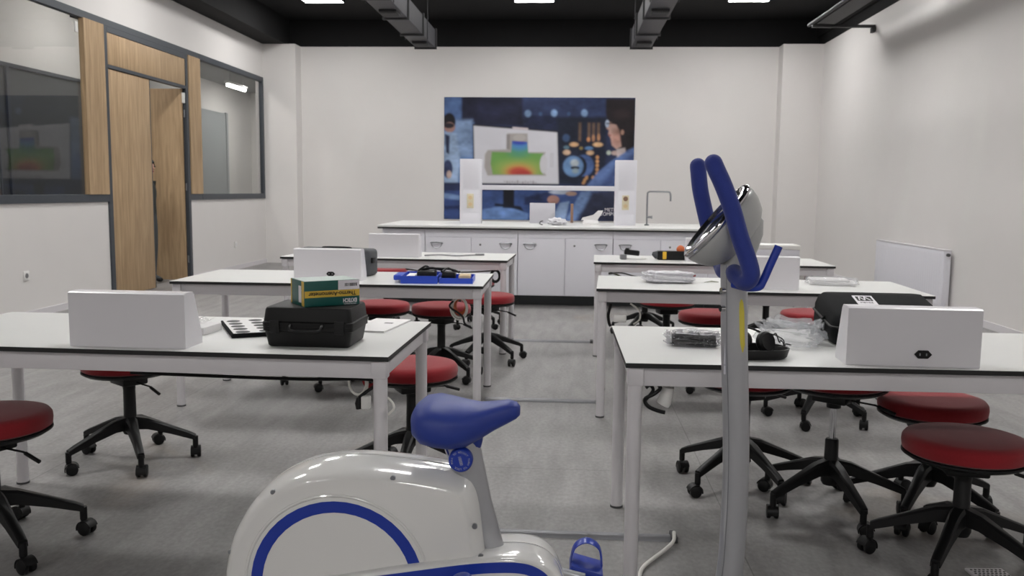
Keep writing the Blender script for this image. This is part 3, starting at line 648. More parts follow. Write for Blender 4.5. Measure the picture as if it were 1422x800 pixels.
# ------------------------------------------------------------------ stools
def build_stool_meshes():
    S = {}
    S['cushion'] = MB().lathe([(0, -0.064), (0.19, -0.064), (0.202, -0.056), (0.205, -0.035), (0.203, -0.018), (0.194, -0.006), (0.17, 0.0), (0.09, 0.002), (0, 0.002)], 48).mesh('seat_cushion', 'red_fabric', 40)
    S['plate'] = MB().lathe([(0, -0.022), (0.12, -0.022), (0.185, -0.012), (0.204, 0.0), (0.204, 0.006), (0, 0.006)], 48).mesh('seat_plate', 'black_plastic', 40)
    mb = MB(); mb.box((0, 0, -0.045), (0.14, 0.12, 0.04), 0.008); mb.lathe([(0, -0.09), (0.028, -0.09), (0.03, -0.06), (0, -0.06)], 20)
    S['mech'] = mb.mesh('tilt_plate', 'black_plastic', 35)
    S['lever'] = MB().tube([(0.04, 0.0, -0.05), (0.16, 0.02, -0.058), (0.2, 0.024, -0.072)], 0.004, 8).tube([(0.17, 0.02, -0.061), (0.235, 0.027, -0.083)], 0.007, 10).mesh('lever', 'black_plastic', 40)
    S['rod'] = MB().cyl((0, 0, 0.2), (0, 0, 0.47), 0.0135, 20).mesh('piston_rod', 'chrome', 40)
    mb = MB(); mb.lathe([(0, 0.148), (0.03, 0.148), (0.037, 0.165), (0.037, 0.205), (0.0285, 0.228), (0.0265, 0.4), (0.022, 0.408), (0, 0.408)], 24)
    S['column'] = mb.mesh('column', 'black_plastic', 40)
    mb = MB()
    for k in range(5):
        a = 2*PI*k/5; c, s = math.cos(a), math.sin(a)
        def sec(r, z, w, h): return [(c*r - s*u, s*r + c*u, z+v) for u, v in ((-w, -h*0.8), (-w*0.9, h*0.7), (-w*0.55, h), (w*0.55, h), (w*0.9, h*0.7), (w, -h*0.8))]
        mb.loft([sec(0.02, 0.185, 0.03, 0.032), sec(0.08, 0.178, 0.025, 0.028), sec(0.18, 0.143, 0.019, 0.021), sec(0.262, 0.112, 0.017, 0.017), sec(0.29, 0.1, 0.016, 0.014)])
        mb.cyl((c*0.288, s*0.288, 0.058), (c*0.288, s*0.288, 0.105), 0.013, 12)
    S['base'] = mb.mesh('star_base', 'black_plastic', 40)
    mb = MB()
    for s in (-1, 1):
        mb.tube([(0.012, s*0.006, 0.0255), (0.012, s*0.011, 0.0255), (0.012, s*0.021, 0.0255), (0.012, s*0.0235, 0.0255)], [0.0215, 0.0255, 0.0255, 0.021], 20)
    mb.tube([(0.012, -0.02, 0.0255), (0.012, 0.02, 0.0255)], 0.006, 10)
    hd = [(0.012+0.031*math.cos(R(x)), 0.0255+0.031*math.sin(R(x))) for x in range(15, 200, 15)]; hin = [(0.012+0.0275*math.cos(R(x)), 0.0255+0.0275*math.sin(R(x))) for x in range(195, 0, -15)]
    mb.prism_y(hd + hin, -0.022, 0.022); mb.cyl((0, 0, 0.05), (0, 0, 0.062), 0.011, 12)
    S['caster'] = mb.mesh('caster', 'black_plastic', 40)
    return S
SM = build_stool_meshes()
def stool(x, y, zt, phase, label, spin=0.0):
    t = thing('stool', label, 'stool', (x, y, 0), 0, 'red swivel stools around the tables')
    link('seat_cushion', SM['cushion'], t, (0, 0, zt), (0, 0, R(spin))); link('seat_plate', SM['plate'], t, (0, 0, zt-0.0705))
    link('tilt_plate', SM['mech'], t, (0, 0, zt-0.069), (0, 0, R(spin))); link('lever', SM['lever'], t, (0, 0, zt-0.069), (0, 0, R(spin)))
    dz = zt - 0.53
    link('piston_rod', SM['rod'], t, (0, 0, max(-0.1, min(0.0 + dz, 0.05)))); cl_ = link('column', SM['column'], t, (0, 0, min(0, dz)*0.6)); cl_.scale = (1, 1, 0.74 if dz > 0.03 else 1.0)
    b = link('star_base', SM['base'], t, (0, 0, 0), (0, 0, R(phase)))
    for k in range(5):
        a = R(phase) + 2*PI*k/5
        link('caster', SM['caster'], t, (0.288*math.cos(a), 0.288*math.sin(a), 0), (0, 0, random.uniform(0, 2*PI)))
    return t
STOOLS = [
 (-2.03, 2.9, 0.50, 33, 'red stool at the far left edge of the photo, seat half cut off'),
 (-2.05, 3.93, 0.508, 17, 'red stool whose whole wheeled base shows under the front left table'),
 (-0.69, 3.85, 0.525, -164, 'red stool at the aisle end behind the front left table, above the bike saddle'),
 (-1.6, 5.72, 0.50, 60, 'stool mostly hidden behind the black case, wheels showing beneath the front left table'),
 (-1.305, 6.03, 0.51, 29, 'red stool partly showing right of the black case, behind the middle left table'),
 (-0.865, 5.95, 0.515, 29, 'red stool beside the cable bundle behind the middle left table'),
 (-0.605, 6.6, 0.515, -45, 'red stool showing between the legs of the left tables near the aisle'),
 (-1.72, 8.2, 0.555, 10, 'red stool whose top shows above the middle left table, beneath the back left table'),
 (-0.9, 8.3, 0.46, 30, 'red stool beyond the back left table, only a sliver by its leg'),
 (1.385, 3.06, 0.47, 17, 'red stool with its whole seat visible at the lower right, nearest the camera'),
 (1.47, 3.56, 0.49, 17, 'red stool directly behind the nearest right stool, under the front right table'),
 (1.09, 3.58, 0.59, 207, 'stool raised high under the white console of the front right table, chrome rod showing'),
 (0.79, 3.87, 0.525, 76, 'red stool behind the bike handlebar post under the front right table'),
 (1.45, 5.06, 0.50, 24, 'stool with only its wheeled base showing beneath the front right table, farther back'),
 (0.95, 5.9, 0.505, 170, 'red stool left of the bike post, behind the middle right table'),
 (0.74, 6.55, 0.53, 35, 'red stool almost hidden by the middle right table, dark column showing'),
 (0.7, 7.95, 0.50, 20, 'far stool with a black star base showing beneath the middle right table, left end'),
 (1.68, 7.5, 0.50, 54, 'far stool with only column and base showing right of the bike post'),
 (1.66, 6.05, 0.50, 60, 'red stool peeking out left of the black bag'),
]
for s in STOOLS: stool(*s, spin=random.uniform(-40, 40))

# ------------------------------------------------------------------ white console boxes
TZ = TH + 0.0004
def console(x, y, a, label, wd=0.41, socket=None):
    t = thing('console_box', label, 'console', (x, y, TZ), a, 'white sloped console boxes')
    prof = [(0, 0), (0, 0.183), (0.008, 0.188), (0.062, 0.188), (0.075, 0.178), (0.118, 0.06), (0.13, 0.03), (0.13, 0)]
    b = obj('housing', MB().prism_x(prof, -wd/2, wd/2), 'console_white', t, smooth=25)
    obj('control_panel', MB().loft([[(x_, 0.0778, 0.173), (x_, 0.1185, 0.0615), (x_, 0.1195, 0.0619), (x_, 0.0788, 0.1735)] for x_ in (-wd/2+0.02, wd/2-0.02)]), 'carton_grey', t, smooth=0)
    if socket is not None:
        s = obj('power_socket', MB().loft([[(socket+0.027*cx_, yy, 0.04+0.013*cz_) for cx_, cz_ in ((-1, 0), (-0.55, 1), (0.55, 1), (1, 0), (0.55, -1), (-0.55, -1))] for yy in (-0.0035, 0.0)]), 'black_plastic', t)
        obj('socket_pin', MB().bx(socket-0.012, socket-0.008, -0.0045, -0.0036, 0.036, 0.044).bx(socket+0.008, socket+0.012, -0.0045, -0.0036, 0.036, 0.044), 'steel', s, smooth=0)
    return t
console(-1.488, 2.852, -0.023, 'white sloped console box on the front left table, left of the green box')
console(1.1, 2.83, -0.04, 'white sloped console box with a black power socket on the front right table', socket=0.03)
console(-1.43, 5.13, -0.02, 'white sloped console box with a black socket on the middle left table', socket=0.02)
console(-1.41, 7.02, -0.03, 'white sloped console box on the back left table in front of the island', socket=None)
console(1.105, 5.06, -0.046, 'white console box on the middle right table behind the bike handlebar')
console(1.14, 7.02, -0.03, 'white console box on the back right table behind the bike display')
t = thing('carton', 'white lidded carton standing on the back right table, behind the handlebar', 'box', (1.6, 7.0, TZ), -0.03)
obj('box_body', MB().bx(-0.18, 0.18, -0.12, 0.12, 0, 0.115, 0.003), 'carton_grey', t)
obj('lid', MB().bx(-0.185, 0.185, -0.125, 0.125, 0.1155, 0.15, 0.004), 'white_plastic', t)

# ------------------------------------------------------------------ on the front left table
# black hard case
t = thing('hard_case', 'black plastic hard case lying on the front left table under the green box', 'case', (-0.885, 3.03, TZ), -0.02)
def rrect(w, d, r, n=4):
    out = []
    for cx, cy, a0 in ((w-r, d-r, 0), (-w+r, d-r, 90), (-w+r, -d+r, 180), (w-r, -d+r, 270)):
        for k in range(n+1): a = R(a0+90*k/n); out.append((cx+r*math.cos(a), cy+r*math.sin(a)))
    return out
def shell(secs): 
    mb = MB(); return mb.loft([[(x, y, z) for x, y in rrect(w, d, r)] for w, d, r, z in secs])
obj('case_base', shell([(0.138, 0.098, 0.014, 0.0), (0.144, 0.104, 0.018, 0.005), (0.153, 0.113, 0.02, 0.055), (0.158, 0.118, 0.02, 0.058), (0.158, 0.118, 0.02, 0.072)]), 'black_case', t)
obj('case_lid', shell([(0.159, 0.119, 0.02, 0.0725), (0.159, 0.119, 0.02, 0.086), (0.155, 0.115, 0.018, 0.09), (0.15, 0.11, 0.018, 0.13), (0.147, 0.107, 0.018, 0.136), (0.142, 0.102, 0.016, 0.138)]), 'black_case', t)
for x in (-0.11, 0.115): obj('latch', MB().box((x, -0.1215, 0.072), (0.034, 0.007, 0.045), 0.003), 'black_plastic', t)
obj('handle', MB().tube(smooth_path([(-0.055, -0.119, 0.078), (-0.055, -0.13, 0.07), (-0.04, -0.134, 0.06), (0.04, -0.134, 0.06), (0.055, -0.13, 0.07), (0.055, -0.119, 0.078)], 4), 0.006, 8), 'black_plastic', t)
# green meter box, upside down
t = thing('meter_box', 'green and yellow meter box with upside-down lettering on top of the black case', 'box', (-0.858, 3.045, TZ + 0.1385), R(36))
W_, D_, H_ = 0.2, 0.145, 0.088
obj('carton_body', MB().bx(-W_/2, W_/2, -D_/2, D_/2, 0, H_, 0.001), 'green_box', t)
obj('top_print', MB().bx(-W_/2+0.002, W_/2-0.002, -D_/2+0.002, D_/2-0.002, H_, H_+0.0006), 'green_light', t, smooth=0)
obj('yellow_band', MB().bx(-W_/2, W_/2, -D_/2-0.0006, -D_/2, 0.031, 0.054), 'box_yellow', t, smooth=0)
obj('corner_stripe', MB().bx(-W_/2-0.0006, -W_/2, -D_/2+0.006, -D_/2+0.03, 0.002, H_-0.001).bx(-W_/2-0.0006, -W_/2, D_/2-0.012, D_/2-0.002, 0.002, H_-0.001), 'box_yellow', t, smooth=0)
lb = obj('barcode_label', MB().bx(W_/2-0.079, W_/2-0.001, -D_/2-0.0008, -D_/2, 0.0545, H_-0.001), 'label_white', t, smooth=0)
bb = MB()
for k in range(17):
    x = W_/2-0.055+k*0.0027; bb.bx(x, x+random.uniform(0.0008, 0.002), -D_/2-0.0011, -D_/2-0.0009, 0.066, 0.077)
obj('barcode', bb, 'ink', lb, smooth=0)
obj('side_label', MB().bx(-W_/2-0.0008, -W_/2, -D_/2+0.034, -D_/2+0.06, 0.012, 0.07), 'label_white', t, smooth=0)
text_mesh('lettering', 'Thermo-Anemometer', 0.0205, 'ink', t, frame((0.0, -D_/2-0.0009, 0.0425), (-1, 0, 0), (0, 0, -1)), 0.0002, 0.93, bold=0.0004)
text_mesh('lettering', 'EXTECH', 0.0185, 'label_white', t, frame((W_/2-0.036, -D_/2-0.0009, 0.017), (-1, 0, 0), (0, 0, -1)), 0.0002, 0.75, bold=0.0007)
text_mesh('lettering', 'INSTRUMENTS', 0.0075, 'label_white', t, frame((W_/2-0.036, -D_/2-0.0009, 0.0045), (-1, 0, 0), (0, 0, -1)), 0.0002, 0.95)
# foam tray with holes
t = thing('foam_tray', 'black foam tray with two rows of round holes, left of the black case', 'tray', (-1.215, 3.26, TZ), R(-62))
obj('tray_body', MB().bx(-0.19, 0.17, -0.085, 0.085, 0, 0.016, 0.003), 'black_soft', t)
hb = MB()
for i in range(5):
    for j in (-1, 1): hb.lathe([(0, 0.0164), (0.02, 0.0164), (0.021, 0.0172), (0.023, 0.0172), (0.024, 0.0164)], 20, Matrix.Translation((-0.145+i*0.07, j*0.042, 0)))
obj('insert_sheet', MB().bx(-0.182, 0.162, -0.078, 0.078, 0.0161, 0.0166), 'paper', t, smooth=0)
for i in range(5):
    for j in (-1, 1): obj('hole', MB().lathe([(0, 0.0167), (0.026, 0.0167), (0.026, 0.0173), (0, 0.0173)], 20, Matrix.Translation((-0.145+i*0.07, j*0.042, 0))), 'black_edge', t)
t = thing('paper_box', 'low white open carton behind the left console box', 'box', (-1.43, 3.2, TZ), R(-4))
obj('box_body', MB().bx(-0.1, 0.1, -0.07, 0.07, 0, 0.028, 0.002), 'paper', t)
obj('plastic_sheet', MB().loft([[(-0.09+0.18*i/8, -0.05+0.004*math.sin(i*2), 0.03+0.012*abs(math.sin(i*1.7))) for i in range(9)], [(-0.1+0.18*i/8, 0.06, 0.032+0.02*abs(math.sin(i*1.3))) for i in range(9)]], cap=False, closed_ring=False), 'poly_bag', t)
t = thing('booklet', 'white booklet lying right of the black case', 'booklet', (-0.745, 3.43, TZ), R(-8))
obj('pages', MB().bx(-0.075, 0.075, -0.16, 0.16, 0, 0.007, 0.001), 'paper', t)
obj('cover_mark', MB().bx(0.005, 0.04, 0.03, 0.05, 0.0071, 0.0076), 'print_grey', t, smooth=0)
# ------------------------------------------------------------------ middle left table
t = thing('parts_tray', 'blue plastic tray with black and white parts on the middle left table', 'tray', (-0.78, 5.2, TZ), R(3))
def open_tray(x0, x1, y0, y1, h, th=0.006):
    mb = MB().bx(x0, x1, y0, y1, 0, 0.005)
    mb.bx(x0, x1, y0, y0+th, 0.005, h).bx(x0, x1, y1-th, y1, 0.005, h).bx(x0, x0+th, y0+th, y1-th, 0.005, h).bx(x1-th, x1, y0+th, y1-th, 0.005, h); return mb
obj('tray_half', open_tray(-0.2, 0.015, -0.16, 0.14, 0.045), 'tray_blue', t, smooth=0)
obj('tray_half', open_tray(0.022, 0.22, -0.14, 0.14, 0.032), 'tray_blue', t, smooth=0)
obj('side_flap', MB().box((-0.222, -0.02, 0.03), (0.05, 0.2, 0.03), 0.006), 'tray_blue', t)
mb = MB().box((-0.06, -0.02, 0.035), (0.11, 0.12, 0.05), 0.01).tube(smooth_path([(-0.1, 0, 0.06), (-0.04, -0.03, 0.075), (0.0, 0.03, 0.065), (0.03, 0.02, 0.06)], 5), 0.008, 8).tube(smooth_path([(-0.11, -0.05, 0.06), (-0.07, -0.02, 0.085), (-0.05, 0.04, 0.07), (0.0, -0.04, 0.075), (0.04, 0.0, 0.07), (0.1, 0.02, 0.06), (0.13, -0.02, 0.05)], 5), 0.006, 8).tube(smooth_path([(0.03, -0.05, 0.055), (0.06, 0.02, 0.07), (0.1, -0.03, 0.062), (0.13, 0.03, 0.05)], 5), 0.007, 8).box((0.07, 0.0, 0.03), (0.08, 0.1, 0.045), 0.01)
tag(obj('cable_set', mb, 'black_plastic', None, (-0.78, 5.2, TZ + 0.006), (0, 0, R(3))), 'black tangled leads and clips lying inside the blue tray', 'leads')
tag(obj('sponge', MB().box((0.165, 0.0, 0.022), (0.07, 0.12, 0.03), 0.008), 'tan', None, (-0.78, 5.2, TZ + 0.006), (0, 0, R(3))), 'tan sponge block in the right half of the blue tray', 'sponge')
tag(obj('paper_slip', MB().box((-0.15, -0.03, 0.02), (0.05, 0.2, 0.03), 0.004), 'paper', None, (-0.78, 5.2, TZ + 0.006), (0, 0, R(3))), 'white paper packet in the left half of the blue tray', 'packet')
t = thing('hard_case', 'dark grey case standing behind the console box on the middle left table', 'case', (-1.47, 5.5, TZ), R(-10))
obj('case_body', MB().box((0, 0, 0.085), (0.5, 0.16, 0.17), 0.025, seg=3), 'grey_bag', t)
obj('side_latch', MB().box((0.256, -0.02, 0.1), (0.016, 0.05, 0.035), 0.004), 'black_plastic', t)
obj('handle', MB().tube(smooth_path([(-0.1, 0, 0.165), (-0.08, 0, 0.174), (0.08, 0, 0.174), (0.1, 0, 0.165)], 4), 0.006, 8), 'black_plastic', t)
# ------------------------------------------------------------------ back left table
t = thing('paper_sheet', 'white sheet of paper on the back left table beside its console box', 'paper', (-1.0, 7.2, TZ), R(-12))
obj('sheet', MB().bx(-0.15, 0.15, -0.105, 0.105, 0, 0.003), 'paper', t, smooth=0)
tag(obj('small_cable', MB().tube(smooth_path([(-1.18, 7.16, TZ+0.007), (-1.05, 7.12, TZ+0.016), (-0.92, 7.1, TZ+0.012), (-0.83, 7.2, TZ+0.0105), (-0.76, 7.26, TZ+0.0105)], 6), 0.0055, 8).cyl((-0.77, 7.255, TZ+0.0125), (-0.7, 7.28, TZ+0.0125), 0.0085, 8), 'cable_grey'), 'thin grey lead lying across the paper on the back left table', 'cable')
# ------------------------------------------------------------------ back right table
t = thing('clamp_meter', 'small dark grey instrument with a pale strap at the left of the back right table', 'instrument', (0.52, 7.17, TZ), R(5))
obj('base_block', MB().box((-0.075, 0, 0.02), (0.05, 0.06, 0.04), 0.006), 'cable_grey', t)
obj('instrument_head', MB().box((-0.005, 0, 0.056), (0.12, 0.055, 0.042), 0.008, rot=Euler((0, R(6), 0))), 'black_case', t)
obj('knob', MB().cyl((-0.045, -0.01, 0.076), (-0.045, -0.01, 0.092), 0.015, 14), 'black_plastic', t)
obj('strap', MB().tube(smooth_path([(-0.05, -0.03, 0.012), (0.02, -0.04, 0.01), (0.09, -0.03, 0.01), (0.11, 0.0, 0.01), (0.08, 0.03, 0.01)], 5), 0.01, 8, ell=0.6), 'white_plastic', t)
t = thing('tool_case', 'black tool pouch with a yellow band and orange knob on the back right table', 'tool', (0.82, 7.19, TZ), R(3))
obj('pouch', MB().box((0.012, 0, 0.036), (0.225, 0.08, 0.072), 0.01), 'black_plastic', t)
obj('nose', MB().tube([(-0.098, 0, 0.036), (-0.118, 0, 0.044), (-0.138, 0, 0.05)], [0.034, 0.026, 0.014], 12), 'grey_bag', t)
obj('yellow_band', MB().box((-0.045, 0, 0.037), (0.038, 0.082, 0.062), 0.006), 'yellow_plastic', t)
mb = MB(); bmesh.ops.create_uvsphere(mb.bm, u_segments=16, v_segments=10, radius=0.034); obj('orange_knob', mb, 'orange_plastic', t, (0.09, 0, 0.085))
# ------------------------------------------------------------------ middle right table
def blob(w, d, h, amp, freq, seed, flat=0.0):
    rnd = random.Random(seed); ph = [rnd.uniform(0, 6.28) for _ in range(6)]
    mb = MB(); bmesh.ops.create_icosphere(mb.bm, subdivisions=5, radius=1.0)
    for v in mb.bm.verts:
        p = v.co.copy(); q = [math.copysign(abs(c)**0.55, c) for c in p]
        n = 1 + amp*(math.sin(freq*p.x*1.7+ph[0])*math.sin(freq*p.y*2.1+ph[1])+math.sin(freq*p.z*2+ph[2]+p.x*3))+rnd.uniform(-amp, amp)*0.35
        v.co = Vector((q[0]*w/2*n, q[1]*d/2*n, max(0.0, (q[2]*0.5+0.5)*h*(n if q[2] > 0 else 1))))
    return mb
o = obj('bubble_parcel', blob(0.3, 0.19, 0.066, 0.07, 6, 2), 'bubble_film', None, (0.61, 5.37, TZ), (0, 0, R(4)), smooth=0); tag(o, 'bubble-wrapped parcel on the middle right table, left of the handlebar post', 'parcel')
tag(obj('leaf', MB().loft([[(0, 0, 0), (0.01, 0.004, 0.004), (0, 0.01, 0)], [(0.04, -0.012, 0.006), (0.045, 0.004, 0.012), (0.04, 0.02, 0.006)], [(0.085, 0, 0.002), (0.09, 0.005, 0.005), (0.085, 0.01, 0.002)]]), 'leaf_green', None, (0.83, 5.39, TZ)), 'small olive scrap left of the handlebar post on the middle right table', 'scrap')
t = thing('paper_bundle', 'white papers in clear wrap at the right end of the middle right table', 'papers', (1.6, 5.42, TZ), R(-14))
obj('papers', MB().bx(-0.13, 0.13, -0.1, 0.1, 0, 0.02, 0.004).box((-0.02, 0.01, 0.027), (0.22, 0.17, 0.012), 0.003, rot=Euler((0, 0, R(7)))), 'paper', t)
obj('wrap', blob(0.3, 0.24, 0.042, 0.04, 5, 9), 'poly_bag', t, smooth=0)
# ------------------------------------------------------------------ front right table
t = thing('cable_pack', 'black cable packed in clear plastic on the front right table, left of the bike post', 'cable', (0.45, 3.13, TZ + 0.001), R(-4))
mb = MB()
for k, (y, z) in enumerate(((-0.022, 0.011), (0.0, 0.011), (0.022, 0.011), (-0.011, 0.028), (0.011, 0.028))):
    mb.tube(smooth_path([(-0.075, y, z), (-0.03, y+0.004*math.sin(k), z+0.002), (0.03, y-0.004, z-0.001), (0.078, y, z)], 4), 0.0095, 8)
obj('cable_coil', mb, 'black_plastic', t)
obj('tie', MB().tube([(0.02, 0.036*math.cos(a), 0.0245+0.021*math.sin(a)) for a in [2*PI*i/16 for i in range(16)]], 0.003, 6, closed=True), 'black_edge', t)
obj('bag', blob(0.19, 0.105, 0.05, 0.09, 7, 4), 'clear_film', t, smooth=0)
t = thing('earphone_tray', 'shallow black rounded dish on the front right table, right of the bike post', 'tray', (0.632, 2.94, TZ), R(10))
mb = MB(); mb.loft([[(x, y, z) for x, y in rrect(w, d, r, 6)] for w, d, r, z in ((0.09, 0.062, 0.05, 0), (0.098, 0.07, 0.058, 0.006), (0.106, 0.078, 0.066, 0.034), (0.1, 0.072, 0.06, 0.034), (0.092, 0.064, 0.052, 0.01))])
obj('dish', mb, 'black_plastic', t)
t = thing('headphones', 'black headphones with a coiled lead lying in the shallow black dish', 'headphones', (0.632, 2.94, TZ + 0.0105), R(10))
mtx = Matrix.Translation((0.03, -0.005, 0.04)) @ Euler((R(75), 0, R(25))).to_matrix().to_4x4()
obj('ear_cup', MB().lathe([(0, -0.018), (0.028, -0.018), (0.036, -0.008), (0.036, 0.006), (0.03, 0.014), (0.016, 0.01), (0, 0.01)], 28, mtx), 'black_plastic', t)
mtx = Matrix.Translation((-0.045, 0.012, 0.042)) @ Euler((R(80), 0, R(-50))).to_matrix().to_4x4()
obj('ear_cup', MB().lathe([(0, -0.016), (0.026, -0.016), (0.034, -0.006), (0.034, 0.006), (0.026, 0.014), (0, 0.01)], 28, mtx), 'black_plastic', t)
obj('headband', MB().tube(smooth_path([(-0.05, 0.02, 0.06), (-0.055, 0.03, 0.078), (-0.02, 0.035, 0.083), (0.02, 0.035, 0.07), (0.04, 0.02, 0.055)], 6), 0.0035, 8), 'black_edge', t)
mb = MB().tube(smooth_path([(0.05, -0.01, 0.06), (0.066, 0.0, 0.068), (0.075, -0.01, 0.04), (0.085, 0.0, 0.045), (0.09, -0.02, 0.03), (0.098, -0.01, 0.034), (0.112, -0.02, 0.032)], 6), 0.0022, 6)
mb.tube(smooth_path([(0.04, 0.02, 0.065), (0.07, 0.02, 0.06), (0.082, -0.025, 0.05), (0.08, -0.03, 0.03), (0.06, -0.035, 0.028)], 6), 0.0022, 6)
obj('lead', mb, 'black_edge', t)
o = obj('poly_bag', blob(0.2, 0.2, 0.075, 0.16, 5, 11), 'poly_bag', None, (0.805, 3.2, TZ), (0, 0, R(-20)), smooth=0); tag(o, 'crumpled clear plastic bag between the headphones dish and the black bag', 'bag')
# black soft bag with a logo patch
t = thing('shoulder_bag', 'black padded bag with a white logo patch behind the console on the front right table', 'bag', (1.165, 3.335, TZ), R(-2))
secs = [(0.188, 0.15, 0.045, 0.0), (0.2, 0.163, 0.05, 0.01), (0.208, 0.17, 0.05, 0.05), (0.206, 0.167, 0.05, 0.105), (0.196, 0.158, 0.045, 0.13), (0.182, 0.145, 0.04, 0.142), (0.12, 0.09, 0.03, 0.1435)]
def bag_tilt(y, z): return z + 0.22*max(-0.13, min(0.1, y))*min(1.0, z/0.14)
lp = []
for w, d, r, z in secs: lp.append([(x, y, bag_tilt(y, z)) for x, y in rrect(w, d, r, 6)])
obj('bag_body', MB().loft(lp), 'black_soft', t, smooth=50)
obj('zip', MB().tube([(x, y, bag_tilt(y, 0.085)) for x, y in rrect(0.2095, 0.171, 0.05, 6)], 0.0045, 6, closed=True), 'black_edge', t)
obj('zip_pull', MB().box((-0.2155, -0.06, 0.058), (0.006, 0.008, 0.03), 0.002), 'steel', t)
obj('strap', MB().tube(smooth_path([(-0.205, -0.04, 0.09), (-0.228, -0.01, 0.06), (-0.232, 0.02, 0.03), (-0.222, 0.06, 0.013), (-0.206, 0.1, 0.02)], 6), 0.012, 8, ell=0.4), 'black_soft', t)
P0 = Vector((-0.05, 0.018, 0.1478)); ux = Vector((1, 0, 0)); vy = Vector((0, 1, 0.22)).normalized()
patch = obj('logo_patch', MB().box((0, 0, 0), (0.072, 0.1, 0.0016)), 'label_white', t, smooth=0); fm = frame(P0 + Vector((0, 0, 0.0008)), ux, vy) @ Matrix.Diagonal((0.78, 0.95, 1, 1)); patch.data.transform(frame(P0 + Vector((0, 0, 0.0008)), ux, vy))
dk = obj('logo_field', MB().box((0.0, 0.014, 0.0012), (0.072, 0.05, 0.0006)), 'ink', patch, smooth=0); dk.data.transform(fm)
zz = MB(); zpts = [(-0.026, -0.006), (-0.02, 0.034), (-0.001, -0.006), (0.005, 0.034), (0.026, -0.006)]
for a, b in zip(zpts[:-1], zpts[1:]): zz.tube([(a[0], a[1], 0.0018), (b[0], b[1], 0.0018)], 0.0032, 6, ell=0.3)
zo = obj('logo_letter', zz, 'label_white', patch, smooth=0); zo.data.transform(fm)
text_mesh('lettering', 'MEYEZ', 0.0195, 'ink', patch, fm @ Matrix.Translation((0, -0.032, 0.0011)), 0.0002, 1.05)

# ------------------------------------------------------------------ cables and sockets under the tables
def cable(name, pts, r, m, label, extra=None, n=6, group=None):
    mb = MB().tube(smooth_path(pts, n), r, 8)
    if extra: extra(mb)
    return tag(obj(name, mb, m), label, 'cable', group)
def loops(c, rad, n, r, axis=0.0, mb=None):
    mb = mb or MB(); rnd = random.Random(int(c[0]*1000))
    for k in range(n):
        a = rad*rnd.uniform(0.75, 1.1); tilt = rnd.uniform(-0.4, 0.4)
        mb.tube([(c[0]+a*0.75*math.cos(2*PI*i/20), c[1]+a*0.5*math.cos(2*PI*i/20)*tilt+k*2.2*r, c[2]+a*math.sin(2*PI*i/20)) for i in range(20)], r, 6, closed=True)
    return mb
# front left table, right front leg
cable('power_cable', [(-1.5, 2.89, 0.655), (-1.2, 2.9, 0.648), (-0.9, 2.9, 0.645), (-0.68, 2.9, 0.65), (-0.645, 2.9, 0.635), (-0.68, 2.905, 0.605), (-0.705, 2.905, 0.585)], 0.006, 'black_plastic', 'black power cable hanging below the front left table edge beside its aisle leg')
tag(obj('plug_end', MB().tube([(-0.706, 2.905, 0.583), (-0.708, 2.905, 0.565), (-0.706, 2.905, 0.545)], [0.008, 0.012, 0.01], 10), 'black_plastic'), 'black plug at the cable end beside the aisle leg of the front left table', 'plug')
tag(obj('cable_coil', loops((-0.715, 2.925, 0.632), 0.045, 2, 0.0045), 'cable_white'), 'loop of white cable under the front left table by its aisle leg', 'cable')
tag(obj('cable_coil', loops((-0.68, 2.96, 0.64), 0.032, 3, 0.005), 'red_wire'), 'loop of dark red wire under the front left table by its aisle leg', 'cable')
tag(obj('power_adapter', MB().box((-0.68, 2.9, 0.57), (0.03, 0.03, 0.045), 0.005), 'white_plastic'), 'white adapter block hanging beside the aisle leg of the front left table', 'adapter')
tag(obj('cable_tail', MB().tube(smooth_path([(-0.59, 2.83, 0.605), (-0.572, 2.82, 0.59), (-0.568, 2.82, 0.57), (-0.588, 2.82, 0.55)], 6), 0.004, 8).jitter(0.0003), 'cable_white'), 'thin white cable tail curling off the aisle leg of the front left table', 'cable')
# middle left table, aisle leg
tag(obj('cable_coil', loops((-0.63, 5.045, 0.61), 0.062, 3, 0.0045), 'cable_white'), 'white and grey cable loops under the middle left table by its aisle leg', 'cable')
tag(obj('cable_coil', loops((-0.63, 5.1, 0.615), 0.045, 3, 0.005), 'orange_plastic'), 'orange-brown wire loops among the white ones under the middle left table', 'cable')
cable('power_cable', [(-0.66, 5.02, 0.655), (-0.68, 5.02, 0.62), (-0.61, 5.02, 0.57), (-0.595, 5.02, 0.53), (-0.58, 5.02, 0.515), (-0.56, 5.03, 0.505)], 0.006, 'black_plastic', 'black cable dropping beneath the cable loops of the middle left table')
# back left
tag(obj('cable_coil', loops((-0.575, 6.9, 0.62), 0.05, 3, 0.006), 'black_plastic'), 'black cable loop under the back left table by its aisle leg', 'cable')
cable('power_cable', [(-1.3, 6.96, 0.66), (-1.05, 6.96, 0.635), (-0.8, 6.95, 0.645), (-0.6, 6.93, 0.66)], 0.006, 'cable_grey', 'grey cable sagging beneath the front edge of the back left table')
